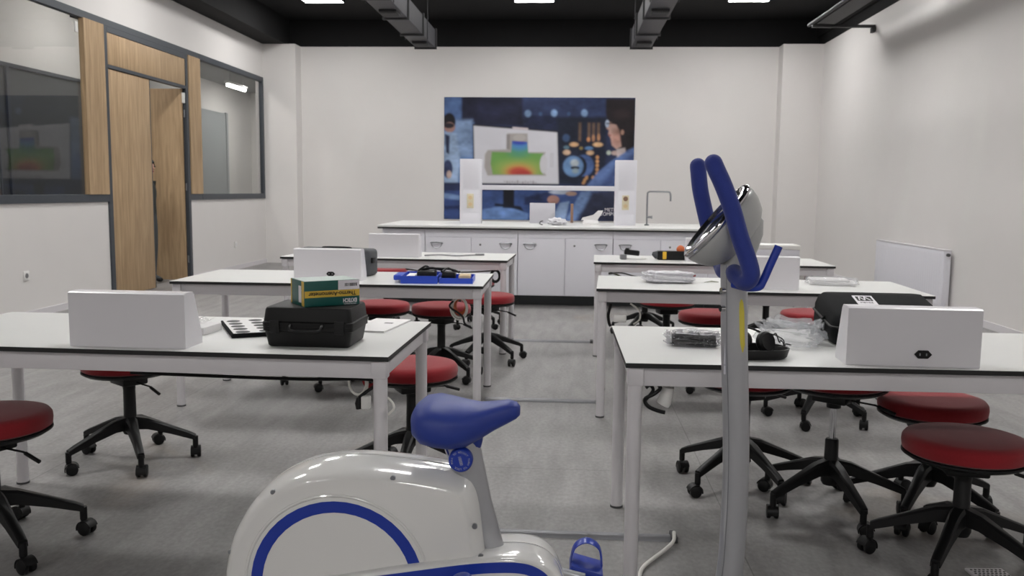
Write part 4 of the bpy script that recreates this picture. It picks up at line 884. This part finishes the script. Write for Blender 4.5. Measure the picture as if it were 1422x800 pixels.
# front right, left leg
def fr(mb): mb.tube(smooth_path([(0.262, 2.85, 0.655), (0.275, 2.85, 0.664), (0.286, 2.85, 0.65), (0.275, 2.85, 0.63), (0.262, 2.85, 0.615)], 6), 0.0055, 8)
cable('power_cable', [(0.305, 2.85, 0.665), (0.308, 2.85, 0.653), (0.288, 2.85, 0.635), (0.262, 2.85, 0.62), (0.262, 2.85, 0.605), (0.275, 2.846, 0.592), (0.3, 2.84, 0.583), (0.325, 2.84, 0.577)], 0.0065, 'black_plastic', 'black looped cable under the front right table beside its left front leg', fr)
tag(obj('power_adapter', MB().tube([(0.322, 2.885, 0.592), (0.326, 2.885, 0.6), (0.336, 2.885, 0.64), (0.338, 2.885, 0.652), (0.339, 2.885, 0.656)], [0.022, 0.024, 0.021, 0.023, 0.018], 14).cyl((0.331, 2.88, 0.65), (0.331, 2.88, 0.664), 0.004, 8).cyl((0.347, 2.88, 0.65), (0.347, 2.88, 0.664), 0.004, 8), 'white_plastic'), 'white socket block hanging under the front right table near its left leg', 'adapter')
# middle right
cable('power_cable', [(0.25, 5.0, 0.66), (0.235, 5.0, 0.6), (0.24, 5.0, 0.55), (0.25, 5.0, 0.53)], 0.009, 'black_plastic', 'black cable hanging beneath the left end of the middle right table')
tag(obj('power_adapter', MB().box((0.3, 5.0, 0.575), (0.075, 0.035, 0.04), 0.006), 'white_plastic'), 'white socket block hanging under the left end of the middle right table', 'adapter')
cable('cable_tail', [(0.36, 5.02, 0.66), (0.41, 5.02, 0.62), (0.415, 5.02, 0.57), (0.38, 5.02, 0.54)], 0.005, 'cable_white', 'white cable arc above the socket block of the middle right table')
# back right
cable('power_cable', [(0.32, 6.93, 0.65), (0.42, 6.93, 0.66), (0.55, 6.93, 0.63), (0.7, 6.93, 0.615)], 0.006, 'cable_grey', 'grey cable under the left end of the back right table')
cable('cable_tail', [(0.32, 6.95, 0.65), (0.35, 6.95, 0.655), (0.42, 6.95, 0.63), (0.44, 6.95, 0.6), (0.37, 6.95, 0.6)], 0.006, 'leaf_green', 'olive cable curl under the left end of the back right table')
cable('power_cable', [(0.7, 6.93, 0.615), (0.8, 6.93, 0.618), (1.0, 6.93, 0.65)], 0.008, 'red_wire', 'red cable under the back right table, above the bubble-wrapped parcel')
# floor conduits
def conduit(x0, x1, y, label):
    t = thing('floor_conduit', label, 'conduit', (x1, y, 0))
    obj('tube_run', MB().prism_x([(-0.024, 0), (-0.018, 0.013), (-0.006, 0.018), (0.006, 0.018), (0.018, 0.013), (0.024, 0)], x0-x1, 0), 'conduit_grey', t, smooth=60)
    obj('end_bracket', MB().box((0.012, 0, 0.012), (0.024, 0.075, 0.024), 0.004), 'grey_foot', t)
conduit(-0.62, 0.40, 3.2, 'grey metal cable conduit across the floor beside the exercise bike')
conduit(-0.5, 0.2, 5.33, 'grey cable conduit across the floor between the middle tables')
conduit(-0.5, 0.2, 7.5, 'grey cable conduit across the floor between the back tables')
cable('floor_cable', [(0.412, 3.19, 0.034), (0.405, 3.14, 0.02), (0.37, 3.08, 0.012), (0.32, 3.0, 0.011), (0.28, 2.93, 0.011), (0.262, 2.87, 0.0105), (0.258, 2.8, 0.0105)], 0.007, 'cable_white', 'taped white cable running from the conduit end to the front right table leg')
t = thing('floor_vent', 'perforated grey cover plate on the floor at the lower right', 'vent', (1.46, 2.965, 0), R(4))
obj('plate', MB().bx(-0.065, 0.065, -0.06, 0.06, 0, 0.01, 0.004), 'white_metal', t)
hb = MB()
for i in range(8):
    for j in range(7): hb.lathe([(0, 0.0102), (0.0045, 0.0102), (0.0045, 0.0107), (0, 0.0107)], 8, Matrix.Translation((-0.05+i*0.0143+(j % 2)*0.006, -0.045+j*0.0145, 0)))
obj('perforation', hb, 'ink', t, smooth=0)['kind'] = 'stuff'

# ------------------------------------------------------------------ exercise bike
BY = 1.97
bike = thing('exercise_bike', 'white and blue exercise bike in the foreground, handlebar post at right', 'exercise bike', (-0.2, BY, 0))
BO = Vector((-0.2, BY, 0))
def bobj(name, mb, mats, parent=None, smooth=40):
    for v in mb.bm.verts: v.co -= BO
    return obj(name, mb, mats, parent or bike, smooth=smooth)
def inset(poly, d):
    n = len(poly); out = []
    area = sum(poly[i][0]*poly[(i+1) % n][1]-poly[(i+1) % n][0]*poly[i][1] for i in range(n)); sg = 1 if area > 0 else -1
    for i in range(n):
        x0, y0 = poly[i-1]; x1, y1 = poly[(i+1) % n]; tx, ty = x1-x0, y1-y0; L = math.hypot(tx, ty) or 1
        out.append((poly[i][0]-sg*ty/L*d, poly[i][1]+sg*tx/L*d))
    return out
def dense(poly, n=4): return [(p.x, p.z) for p in smooth_path([(x, 0, z) for x, z in poly], n, closed=True)]
cover = [(-0.790, 0.386), (-0.785, 0.439), (-0.771, 0.489), (-0.747, 0.536), (-0.716, 0.579), (-0.680, 0.613), (-0.634, 0.642), (-0.578, 0.662), (-0.520, 0.671), (-0.455, 0.673), (-0.371, 0.667), (-0.304, 0.659), (-0.245, 0.650), (-0.216, 0.640), (-0.201, 0.620), (-0.190, 0.578), (-0.176, 0.468), (-0.16, 0.36), (-0.2, 0.25), (-0.32, 0.18), (-0.45, 0.15), (-0.56, 0.155), (-0.66, 0.185), (-0.73, 0.24), (-0.77, 0.31)]
cd = dense(cover, 4)
NEAR, FAR, SEAM = 1.885, 2.075, 1.985
def shell_loops(poly, near, mid, ins, bev, steps=5):
    out = []
    s = 1 if mid > near else -1
    for k in range(steps+1):
        a = PI/2*k/steps
        out.append([(x, near+s*bev*(1-math.sin(a)), z) for x, z in inset(poly, ins*(1-math.cos(a)))][:])
    out = out[::-1]
    return out
def half_shell(poly, near, mid, bev, dep=None):
    dep = dep or abs(mid-near)*0.96
    loops_ = []
    s = 1 if mid > near else -1
    for k in range(7):
        a = PI/2*k/6
        loops_.append([(x, near + s*dep*(1-math.sin(a)), z) for x, z in inset(poly, bev*(1-math.cos(a)))])
    # from face (a=90deg, inset=bev) to rim (a=0, inset 0)
    loops_ = loops_[::-1]; loops_.append([(x, mid, z) for x, z in poly])
    return MB().loft(loops_)
bobj('side_cover', half_shell(cd, NEAR, SEAM - 0.004, 0.032), 'bike_white')
bobj('side_cover', half_shell(cd, FAR, SEAM + 0.004, 0.032), 'bike_white')
bobj('seam_trim', MB().prism_y(inset(cd, 0.003), SEAM - 0.0039, SEAM + 0.0039), 'bike_silver')
# circular ridge and blue ring
RC = (-0.512, 0.393)
def arc(r, a0, a1, y, n=40, sx=1.0): return [(RC[0]+r*sx*math.cos(R(a0+(a1-a0)*i/n)), y, RC[1]+r*math.sin(R(a0+(a1-a0)*i/n))) for i in range(n+1)]
rg = MB(); oo = arc(0.2, 18, 345, 0); ii = arc(0.174, 18, 345, 0)
lo = [[(a[0], NEAR-0.0012, a[2]), (b[0], NEAR-0.0012, b[2]), (b[0], NEAR+0.002, b[2]), (a[0], NEAR+0.002, a[2])] for a, b in zip(oo, ii)]
bobj('ring_stripe', rg.loft(lo), 'bike_blue', smooth=30)
bobj('ring_ridge', MB().tube(arc(0.213, 10, 350, NEAR + 0.001), 0.0042, 8), 'bike_white')
# lower crank cover with blue stripe
low = [(-0.62, 0.405), (-0.50, 0.424), (-0.36, 0.452), (-0.228, 0.472), (-0.15, 0.481), (-0.09, 0.482), (-0.045, 0.472), (-0.012, 0.447), (0.010, 0.407), (0.02, 0.36), (0.01, 0.31), (-0.02, 0.265), (-0.08, 0.235), (-0.2, 0.22), (-0.4, 0.215), (-0.6, 0.22), (-0.66, 0.28), (-0.665, 0.36)]
ld = dense(low, 4)
def ring_at(poly, ins, y): return [(x, y, z) for x, z in inset(poly, ins)]
bobj('crank_cover', MB().loft([ring_at(ld, 0.008, 1.862), ring_at(ld, 0.003, 1.8635), ring_at(ld, 0.0, 1.868), ring_at(ld, 0.004, 1.92), ring_at(ld, 0.012, SEAM - 0.004)]), 'bike_white')
bobj('crank_cover', MB().loft([ring_at(ld, 0.012, SEAM + 0.004), ring_at(ld, 0.016, 2.04), ring_at(ld, 0.024, 2.07), ring_at(ld, 0.05, 2.1)]), 'bike_white')
bobj('crank_seam', MB().loft([ring_at(ld, 0.014, SEAM - 0.0039), ring_at(ld, 0.014, SEAM + 0.0039)]), 'bike_silver')
stt = [(-0.50, 0.417), (-0.36, 0.4415), (-0.228, 0.4645), (-0.15, 0.4735), (-0.095, 0.4745), (-0.06, 0.4665), (-0.030, 0.445), (-0.010, 0.408), (-0.006, 0.36), (-0.014, 0.315)]
path = smooth_path([(x, 0, z) for x, z in stt], 5); sl = []
for i, p_ in enumerate(path):
    t_ = (path[min(i+1, len(path)-1)] - path[max(i-1, 0)]).normalized(); nn = Vector((t_.z, 0, -t_.x)); wdt = 0.024 if i > 6 else 0.006 + 0.003*i
    a = p_; b = p_ + nn*wdt; sl.append([(a.x, 1.8605, a.z), (b.x, 1.8605, b.z), (b.x, 1.864, b.z), (a.x, 1.864, a.z)])
bobj('lower_stripe', MB().loft(sl), 'bike_blue', smooth=30)
# cover screws
for (x, z, y) in ((-0.198, 0.545, NEAR+0.006), (-0.184, 0.475, NEAR+0.006), (-0.384, 0.648, NEAR+0.012), (-0.66, 0.606, NEAR+0.014), (-0.765, 0.458, NEAR+0.02)):
    sb = MB(); sb.lathe([(0, -0.006), (0.0062, -0.006), (0.0062, 0.0), (0.004, 0.0022), (0, 0.0024)], 14, Matrix.Translation((x, y-0.006, z)) @ Euler((PI/2, 0, 0)).to_matrix().to_4x4())
    bobj('cover_screw', sb, 'steel')
# saddle
sadd = [  # x, z_top, z_bottom, half width
 (-0.352, 0.782, 0.755, 0.03), (-0.343, 0.80, 0.735, 0.075), (-0.322, 0.816, 0.718, 0.1), (-0.295, 0.820, 0.712, 0.108), (-0.26, 0.814, 0.708, 0.104), (-0.225, 0.808, 0.712, 0.088), (-0.195, 0.806, 0.727, 0.066), (-0.16, 0.811, 0.748, 0.045), (-0.13, 0.815, 0.764, 0.034), (-0.112, 0.811, 0.774, 0.026), (-0.104, 0.802, 0.782, 0.014)]
lps = []
for x, zt, zb, hw in sadd:
    zc = zb + (zt-zb)*0.45; lp_ = []
    for k in range(24):
        a = 2*PI*k/24; c_, s_ = math.cos(a), math.sin(a); ex = 0.75
        yy = math.copysign(abs(c_)**ex, c_)*hw; zz_ = zc + (math.copysign(abs(s_)**0.8, s_))*((zt-zc) if s_ > 0 else (zc-zb))
        lp_.append((x, BY + yy, zz_))
    lps.append(lp_)
sad = bobj('saddle', MB().loft(lps), 'saddle_blue', smooth=70)
bobj('saddle_collar', MB().tube([(-0.27, BY, 0.70), (-0.245, BY, 0.71), (-0.205, BY, 0.728), (-0.192, BY, 0.734), (-0.187, BY, 0.731)], [0.03, 0.034, 0.028, 0.016, 0.006], 14), 'saddle_blue')
# seat post (oval tube) and knob
bobj('seat_post', MB().tube([(-0.243, BY, 0.728), (-0.2, BY, 0.57), (-0.152, BY, 0.41)], [0.043, 0.033, 0.029], 28, ell=1.0, up=(1, 0, 0)), 'bike_silver')
kn = bobj('adjust_knob', MB().lathe([(0, 0), (0.02, 0), (0.022, 0.006), (0.0275, 0.008), (0.0275, 0.024), (0.025, 0.027), (0, 0.027)], 32, Matrix.Translation((-0.234, BY-0.034, 0.688)) @ Euler((PI/2, 0, 0)).to_matrix().to_4x4()), 'bike_blue')
kc = Vector((-0.234, BY-0.034-0.0272, 0.688)) - BO
ring_txt = 'PULL TO ADJUST TURN TO LOCK  '
km = MB()
text_mesh('lettering', '10000', 0.0098, 'silver_plastic', kn, frame(kc, (0.28, 0, -1), (1, 0, 0.28)), 0.0002, 0.9)
txt_objs = []
for i, ch in enumerate(ring_txt):
    if ch == ' ': continue
    a = R(200 - i*360/len(ring_txt)); pos = kc + Vector((0.0195*math.cos(a), 0, 0.0195*math.sin(a)))
    txt_objs.append(text_mesh('lettering', ch, 0.0062, 'silver_plastic', kn, frame(pos, (math.sin(a), 0, -math.cos(a)), (math.cos(a), 0, math.sin(a))), 0.0002))
bmj = bmesh.new()
for o_ in txt_objs: bmj.from_mesh(o_.data)
me_ = bpy.data.meshes.new('ring_lettering'); bmj.to_mesh(me_); bmj.free(); me_.materials.append(M['silver_plastic'])
for o_ in txt_objs: bpy.data.objects.remove(o_)
link('ring_lettering', me_, kn)
# front post
post = smooth_path([(0.374, 2.0, 1.135), (0.378, 2.0, 1.05), (0.382, 2.0, 0.95), (0.388, 2.0, 0.85), (0.393, 2.0, 0.76), (0.396, 2.0, 0.68), (0.397, 2.0, 0.6), (0.396, 2.0, 0.52), (0.392, 2.0, 0.42), (0.375, 2.0, 0.31), (0.33, 1.99, 0.21), (0.24, 1.98, 0.17), (0.1, BY, 0.165)], 4)
post = [p_ - Vector((0.0015, 0, 0)) for p_ in post]
po = bobj('handlebar_post', MB().tube(post, 0.0298, 28, ell=1.0), 'bike_silver', smooth=60)
bobj('post_seam', MB().tube([(p_.x - 0.02, p_.y - 0.021, p_.z) for p_ in post[:34]], 0.0016, 6), 'steel')
def post_x(z): return min(post, key=lambda p_: abs(p_.z-z)).x
tl = []
for z, w_ in ((1.058, 0.0012), (1.05, 0.0045), (1.03, 0.006), (1.0, 0.0062), (0.97, 0.006), (0.955, 0.0055), (0.938, 0.001)):
    xc = post_x(z); row = []
    for rr_ in (0.0296, 0.0303):
        q_ = []
        for k in range(4):
            off = 0.0125 + (1.0-z)*0.03 + w_*(2*k/3-1); q_.append((xc+off, 2.0-math.sqrt(rr_**2-off**2), z))
        row += q_ if rr_ < 0.03 else q_[::-1]
    tl.append(row)
bobj('yellow_tape', MB().loft(tl), 'yellow_tape', po, smooth=0)
bobj('sticker', MB().box((0.358, 1.992, 0.935), (0.004, 0.02, 0.055), 0.001).box((0.3585, 1.992, 0.895), (0.004, 0.02, 0.02), 0.001), 'carton_grey', po)
for z in (1.075, 1.035): bobj('bolt', MB().cyl((0.352, 1.985, z), (0.343, 1.982, z), 0.0075, 12), 'chrome', po)
# handlebars
ny, fy = 1.885, 2.125
near = smooth_path([(0.301, ny, 1.355), (0.308, ny, 1.34), (0.324, ny, 1.307), (0.343, ny, 1.26), (0.362, ny, 1.2), (0.382, ny, 1.147), (0.388, ny+0.002, 1.118), (0.38, ny+0.02, 1.104), (0.368, ny+0.06, 1.112), (0.37, 1.975, 1.118), (0.37, 2.025, 1.118), (0.362, 2.06, 1.114), (0.366, fy-0.03, 1.112), (0.366, fy-0.004, 1.12), (0.358, fy, 1.15), (0.338, fy, 1.196), (0.326, fy, 1.238), (0.311, fy, 1.298), (0.305, fy, 1.34), (0.303, fy, 1.356)], 6)
rl = []
L_ = len(near)
for i in range(L_):
    e = min(i, L_-1-i); rl.append(0.019)
def dome_ends(pts, rs, r, n=5):   # rounded tube ends
    a = [(pts[0] + (pts[0]-pts[1]).normalized()*r*math.sin(R(90*k/n)), r*max(0.03, math.cos(R(90*k/n)))) for k in range(1, n+1)][::-1]
    b = [(pts[-1] + (pts[-1]-pts[-2]).normalized()*r*math.sin(R(90*k/n)), r*max(0.03, math.cos(R(90*k/n)))) for k in range(1, n+1)]
    return [p for p, _ in a]+list(pts)+[p for p, _ in b], [q for _, q in a]+list(rs)+[q for _, q in b]
near, rl = dome_ends(near, rl, 0.019)
hb_ = bobj('handlebar', MB().tube(near, rl, 20), 'bike_blue_foam', smooth=70)
bobj('bar_clamp', MB().box((0.374, 1.985, 1.106), (0.03, 0.03, 0.03), 0.006), 'black_plastic')
bobj('pulse_bar', MB().tube(smooth_path([(0.36, 1.93, 1.096), (0.385, 1.905, 1.092), (0.408, 1.9, 1.094), (0.416, 1.9, 1.105), (0.43, 1.9, 1.14), (0.447, 1.9, 1.182)], 5), 0.0088, 12), 'bike_blue')
# console head
cdir = Vector((0.135, 0, 0.164)).normalized(); cn = Vector((-cdir.z, 0, cdir.x))    # along the face; out of the face
cc = Vector((0.336, 2.0, 1.226)); fmC = frame(cc, cdir, (0, 1, 0))                 # local x along face, y across, z = x cross y
zdir = Vector((fmC[0][2], fmC[1][2], fmC[2][2])); sgn = 1 if zdir.dot(cn) > 0 else -1
def chead(prof, seg=40, sx=0.104, sy=0.085, shift=0.0):
    mb = MB(); mb.lathe([(r_, sgn*z_) for r_, z_ in prof], seg, fmC, sx, sy); return mb
hd_ = bobj('console_head', chead([(0, -0.074), (0.3, -0.073), (0.6, -0.066), (0.82, -0.05), (0.95, -0.026), (1.0, -0.006), (0.99, 0.0), (0, 0.0)]), 'silver_plastic', smooth=60)
bobj('chrome_bezel', chead([(0.80, 0.0005), (0.99, 0.0005), (1.015, 0.004), (1.01, 0.010), (0.95, 0.0145), (0.86, 0.0145), (0.80, 0.009)]), 'chrome', hd_, smooth=60)
bobj('display', chead([(0, 0.0005), (0.8, 0.0005), (0.8, 0.009), (0.74, 0.012), (0, 0.0135)]), 'display_glass', hd_, smooth=40)
bobj('neck', MB().tube([(0.376, 2.0, 1.125), (0.382, 2.0, 1.15), (0.39, 2.0, 1.18), (0.399, 2.0, 1.21), (0.404, 2.0, 1.235), (0.402, 2.0, 1.255)], [0.030, 0.033, 0.036, 0.036, 0.03, 0.01], 24), 'silver_plastic')
# pedals and cranks
bobj('crank_arm', MB().tube([(-0.08, 1.85, 0.36), (-0.15, 1.845, 0.385), (-0.22, 1.842, 0.412)], [0.018, 0.012, 0.012], 10).cyl((-0.08, 1.862, 0.36), (-0.08, 1.84, 0.36), 0.028, 20), 'bike_silver')
pd = bobj('pedal', MB().box((-0.225, 1.79, 0.415), (0.085, 0.09, 0.026), 0.006, rot=Euler((0, R(-35), 0))), 'bike_blue')
bobj('pedal_strap', MB().tube(smooth_path([(-0.245, 1.795, 0.43), (-0.235, 1.795, 0.462), (-0.205, 1.795, 0.47), (-0.185, 1.795, 0.445)], 5), 0.018, 10, ell=0.16, up=(0, 0, 1)), 'bike_blue', pd)
bobj('crank_arm', MB().tube([(-0.08, 2.12, 0.36), (-0.01, 2.125, 0.34), (0.055, 2.128, 0.325)], [0.018, 0.012, 0.012], 10).cyl((-0.08, 2.105, 0.36), (-0.08, 2.13, 0.36), 0.028, 20), 'bike_silver')
pd = bobj('pedal', MB().box((0.06, 2.18, 0.33), (0.085, 0.09, 0.026), 0.006, rot=Euler((0, R(15), 0))), 'bike_blue')
bobj('pedal_strap', MB().tube(smooth_path([(0.02, 2.18, 0.34), (0.03, 2.18, 0.385), (0.06, 2.18, 0.402), (0.092, 2.18, 0.385), (0.1, 2.18, 0.34)], 5), 0.02, 10, ell=0.16, up=(0, 0, 1)), 'bike_blue', pd)
# frame and feet, below the picture
bobj('main_frame', MB().tube([(-0.62, BY, 0.19), (-0.3, BY, 0.165), (0.1, BY, 0.165), (0.28, BY, 0.13), (0.34, BY, 0.06)], 0.028, 16).tube([(-0.56, BY, 0.19), (-0.62, BY, 0.06)], 0.026, 16), 'bike_silver')
for x in (-0.625, 0.345):
    st = bobj('stabilizer', MB().cyl((x, BY-0.26, 0.045), (x, BY+0.26, 0.045), 0.028, 20), 'bike_silver')
    for s in (-1, 1): bobj('foot_cap', MB().cyl((x, BY+s*0.235, 0.033), (x, BY+s*0.275, 0.033), 0.033, 20), 'black_plastic', st)

# ------------------------------------------------------------------ person behind the door
def person():
    px, py = -5.652, 11.45
    t = None
    V = []; E = []; RAD = []
    def add(p, r, par=None):
        V.append(p); RAD.append(r)
        if par is not None: E.append((par, len(V)-1))
        return len(V)-1
    pel = add((0, 0, 0.92), (0.15, 0.12)); sp = add((0.0, 0, 1.08), (0.135, 0.1), pel); ch = add((0.01, 0, 1.24), (0.15, 0.11), sp); nk0 = add((0.02, 0, 1.37), (0.075, 0.07), ch); nk = add((0.035, 0, 1.43), (0.052, 0.052), nk0)
    hd0 = add((0.07, 0, 1.48), (0.065, 0.07), nk); hd = add((0.085, 0, 1.56), (0.086, 0.078), hd0); hd1 = add((0.078, 0, 1.625), (0.06, 0.058), hd)
    for s in (-1, 1):
        hip = add((0, s*0.09, 0.86), (0.088, 0.088), pel); kn_ = add((0.015, s*0.1, 0.48), (0.058, 0.058), hip); an = add((-0.01, s*0.1, 0.09), (0.042, 0.042), kn_); to = add((0.14, s*0.11, 0.035), (0.034, 0.042), an)
        bk = -0.09 if s > 0 else 0.0
        sh = add((0.01+bk*0.6, s*0.15, 1.33), (0.06, 0.06), ch); el = add((-0.01+bk*1.4, s*0.18, 1.06), (0.042, 0.042), sh); wr = add((0.05+bk*1.5, s*0.19, 0.83), (0.028, 0.028), el); pm = add((0.065+bk*1.5, s*0.2, 0.76), (0.034, 0.02), wr)
        for k in range(4):
            a = add((0.045+bk*1.5+0.018*k, s*0.2, 0.705), (0.009, 0.009), pm); b = add((0.045+bk*1.5+0.02*k, s*0.195, 0.675-0.004*(k == 1)), (0.008, 0.008), a); add((0.043+bk*1.5+0.02*k, s*0.185, 0.652), (0.007, 0.007), b)
        th = add((0.1+bk*1.5, s*0.19, 0.755), (0.01, 0.01), pm); add((0.115+bk*1.5, s*0.185, 0.725), (0.009, 0.009), th)
    me = bpy.data.meshes.new('body'); me.from_pydata(V, E, [])
    o = bpy.data.objects.new('tmp_body', me); COL.objects.link(o)
    md = o.modifiers.new('s', 'SKIN'); me.skin_vertices[0].data[0].use_root = True
    for i, r_ in enumerate(RAD): me.skin_vertices[0].data[i].radius = r_
    ss = o.modifiers.new('u', 'SUBSURF'); ss.levels = 2; ss.render_levels = 2
    dg = bpy.context.evaluated_depsgraph_get(); m2 = bpy.data.meshes.new_from_object(o.evaluated_get(dg)); bpy.data.objects.remove(o)
    m2.name = 'person'; m2.materials.clear()
    for nme in ('skin', 'dark_cloth', 'trouser_cloth', 'black_plastic'): m2.materials.append(M[nme])
    for pgn in m2.polygons:
        z = pgn.center.z; yy = abs(pgn.center.y); pgn.use_smooth = True
        arm = yy > 0.148
        if arm and z < 0.87: mi = 0
        elif arm: mi = 1 if z < 1.42 else 0
        elif z > 1.42: mi = 0
        elif z > 0.93: mi = 1
        elif z > 0.07: mi = 2
        else: mi = 3
        pgn.material_index = mi
    o = link('person', m2, None, (px, py, 0), (0, 0, R(-22)))
    tag(o, 'person in dark clothes peeking out from behind the closed door leaf', 'person')
    hc = Vector((0.085, 0, 1.56))
    mb = MB(); bmesh.ops.create_icosphere(mb.bm, subdivisions=4, radius=1.0)
    kill = [v for v in mb.bm.verts if (v.co.x > 0.35 and v.co.z < 0.42) or v.co.z < -0.55]
    for v in mb.bm.verts: v.co = hc + Vector((v.co.x*0.1-0.012, v.co.y*0.09, v.co.z*0.1+0.012))
    bmesh.ops.delete(mb.bm, geom=kill, context='VERTS')
    obj('hair', mb, 'hair', o, smooth=60)
    for s in (-1, 1):
        e = MB(); bmesh.ops.create_uvsphere(e.bm, u_segments=12, v_segments=8, radius=0.012); obj('eye', e, 'ink', o, (0.158, s*0.031, 1.565), smooth=60)
        e = MB(); bmesh.ops.create_uvsphere(e.bm, u_segments=12, v_segments=8, radius=0.022); eo = obj('ear', e, 'skin', o, (0.08, s*0.082, 1.555), smooth=60); eo.scale = (0.7, 0.4, 1.2)
    obj('nose', MB().tube([(0.16, 0, 1.57), (0.18, 0, 1.535), (0.165, 0, 1.525)], [0.008, 0.014, 0.01], 10), 'skin', o)
    obj('mouth', MB().tube([(0.15, -0.022, 1.497), (0.158, 0, 1.497), (0.15, 0.022, 1.497)], 0.006, 8), 'red_fabric', o)
person()

# ------------------------------------------------------------------ world and colour management
w = bpy.data.worlds.new('world'); sc.world = w; w.use_nodes = True
w.node_tree.nodes['Background'].inputs[0].default_value = (0.5, 0.5, 0.5, 1); w.node_tree.nodes['Background'].inputs[1].default_value = 0.02
vs = sc.view_settings; sc.display_settings.display_device = 'sRGB'
vs.view_transform = 'Standard'; vs.look = 'None'; vs.exposure = -0.19; vs.gamma = 1.0; vs.use_curve_mapping = False
sc.cycles.max_bounces = 10; sc.cycles.diffuse_bounces = 5; sc.cycles.transparent_max_bounces = 16; sc.cycles.use_denoising = True
sc.cycles.sample_clamp_indirect = 8.0
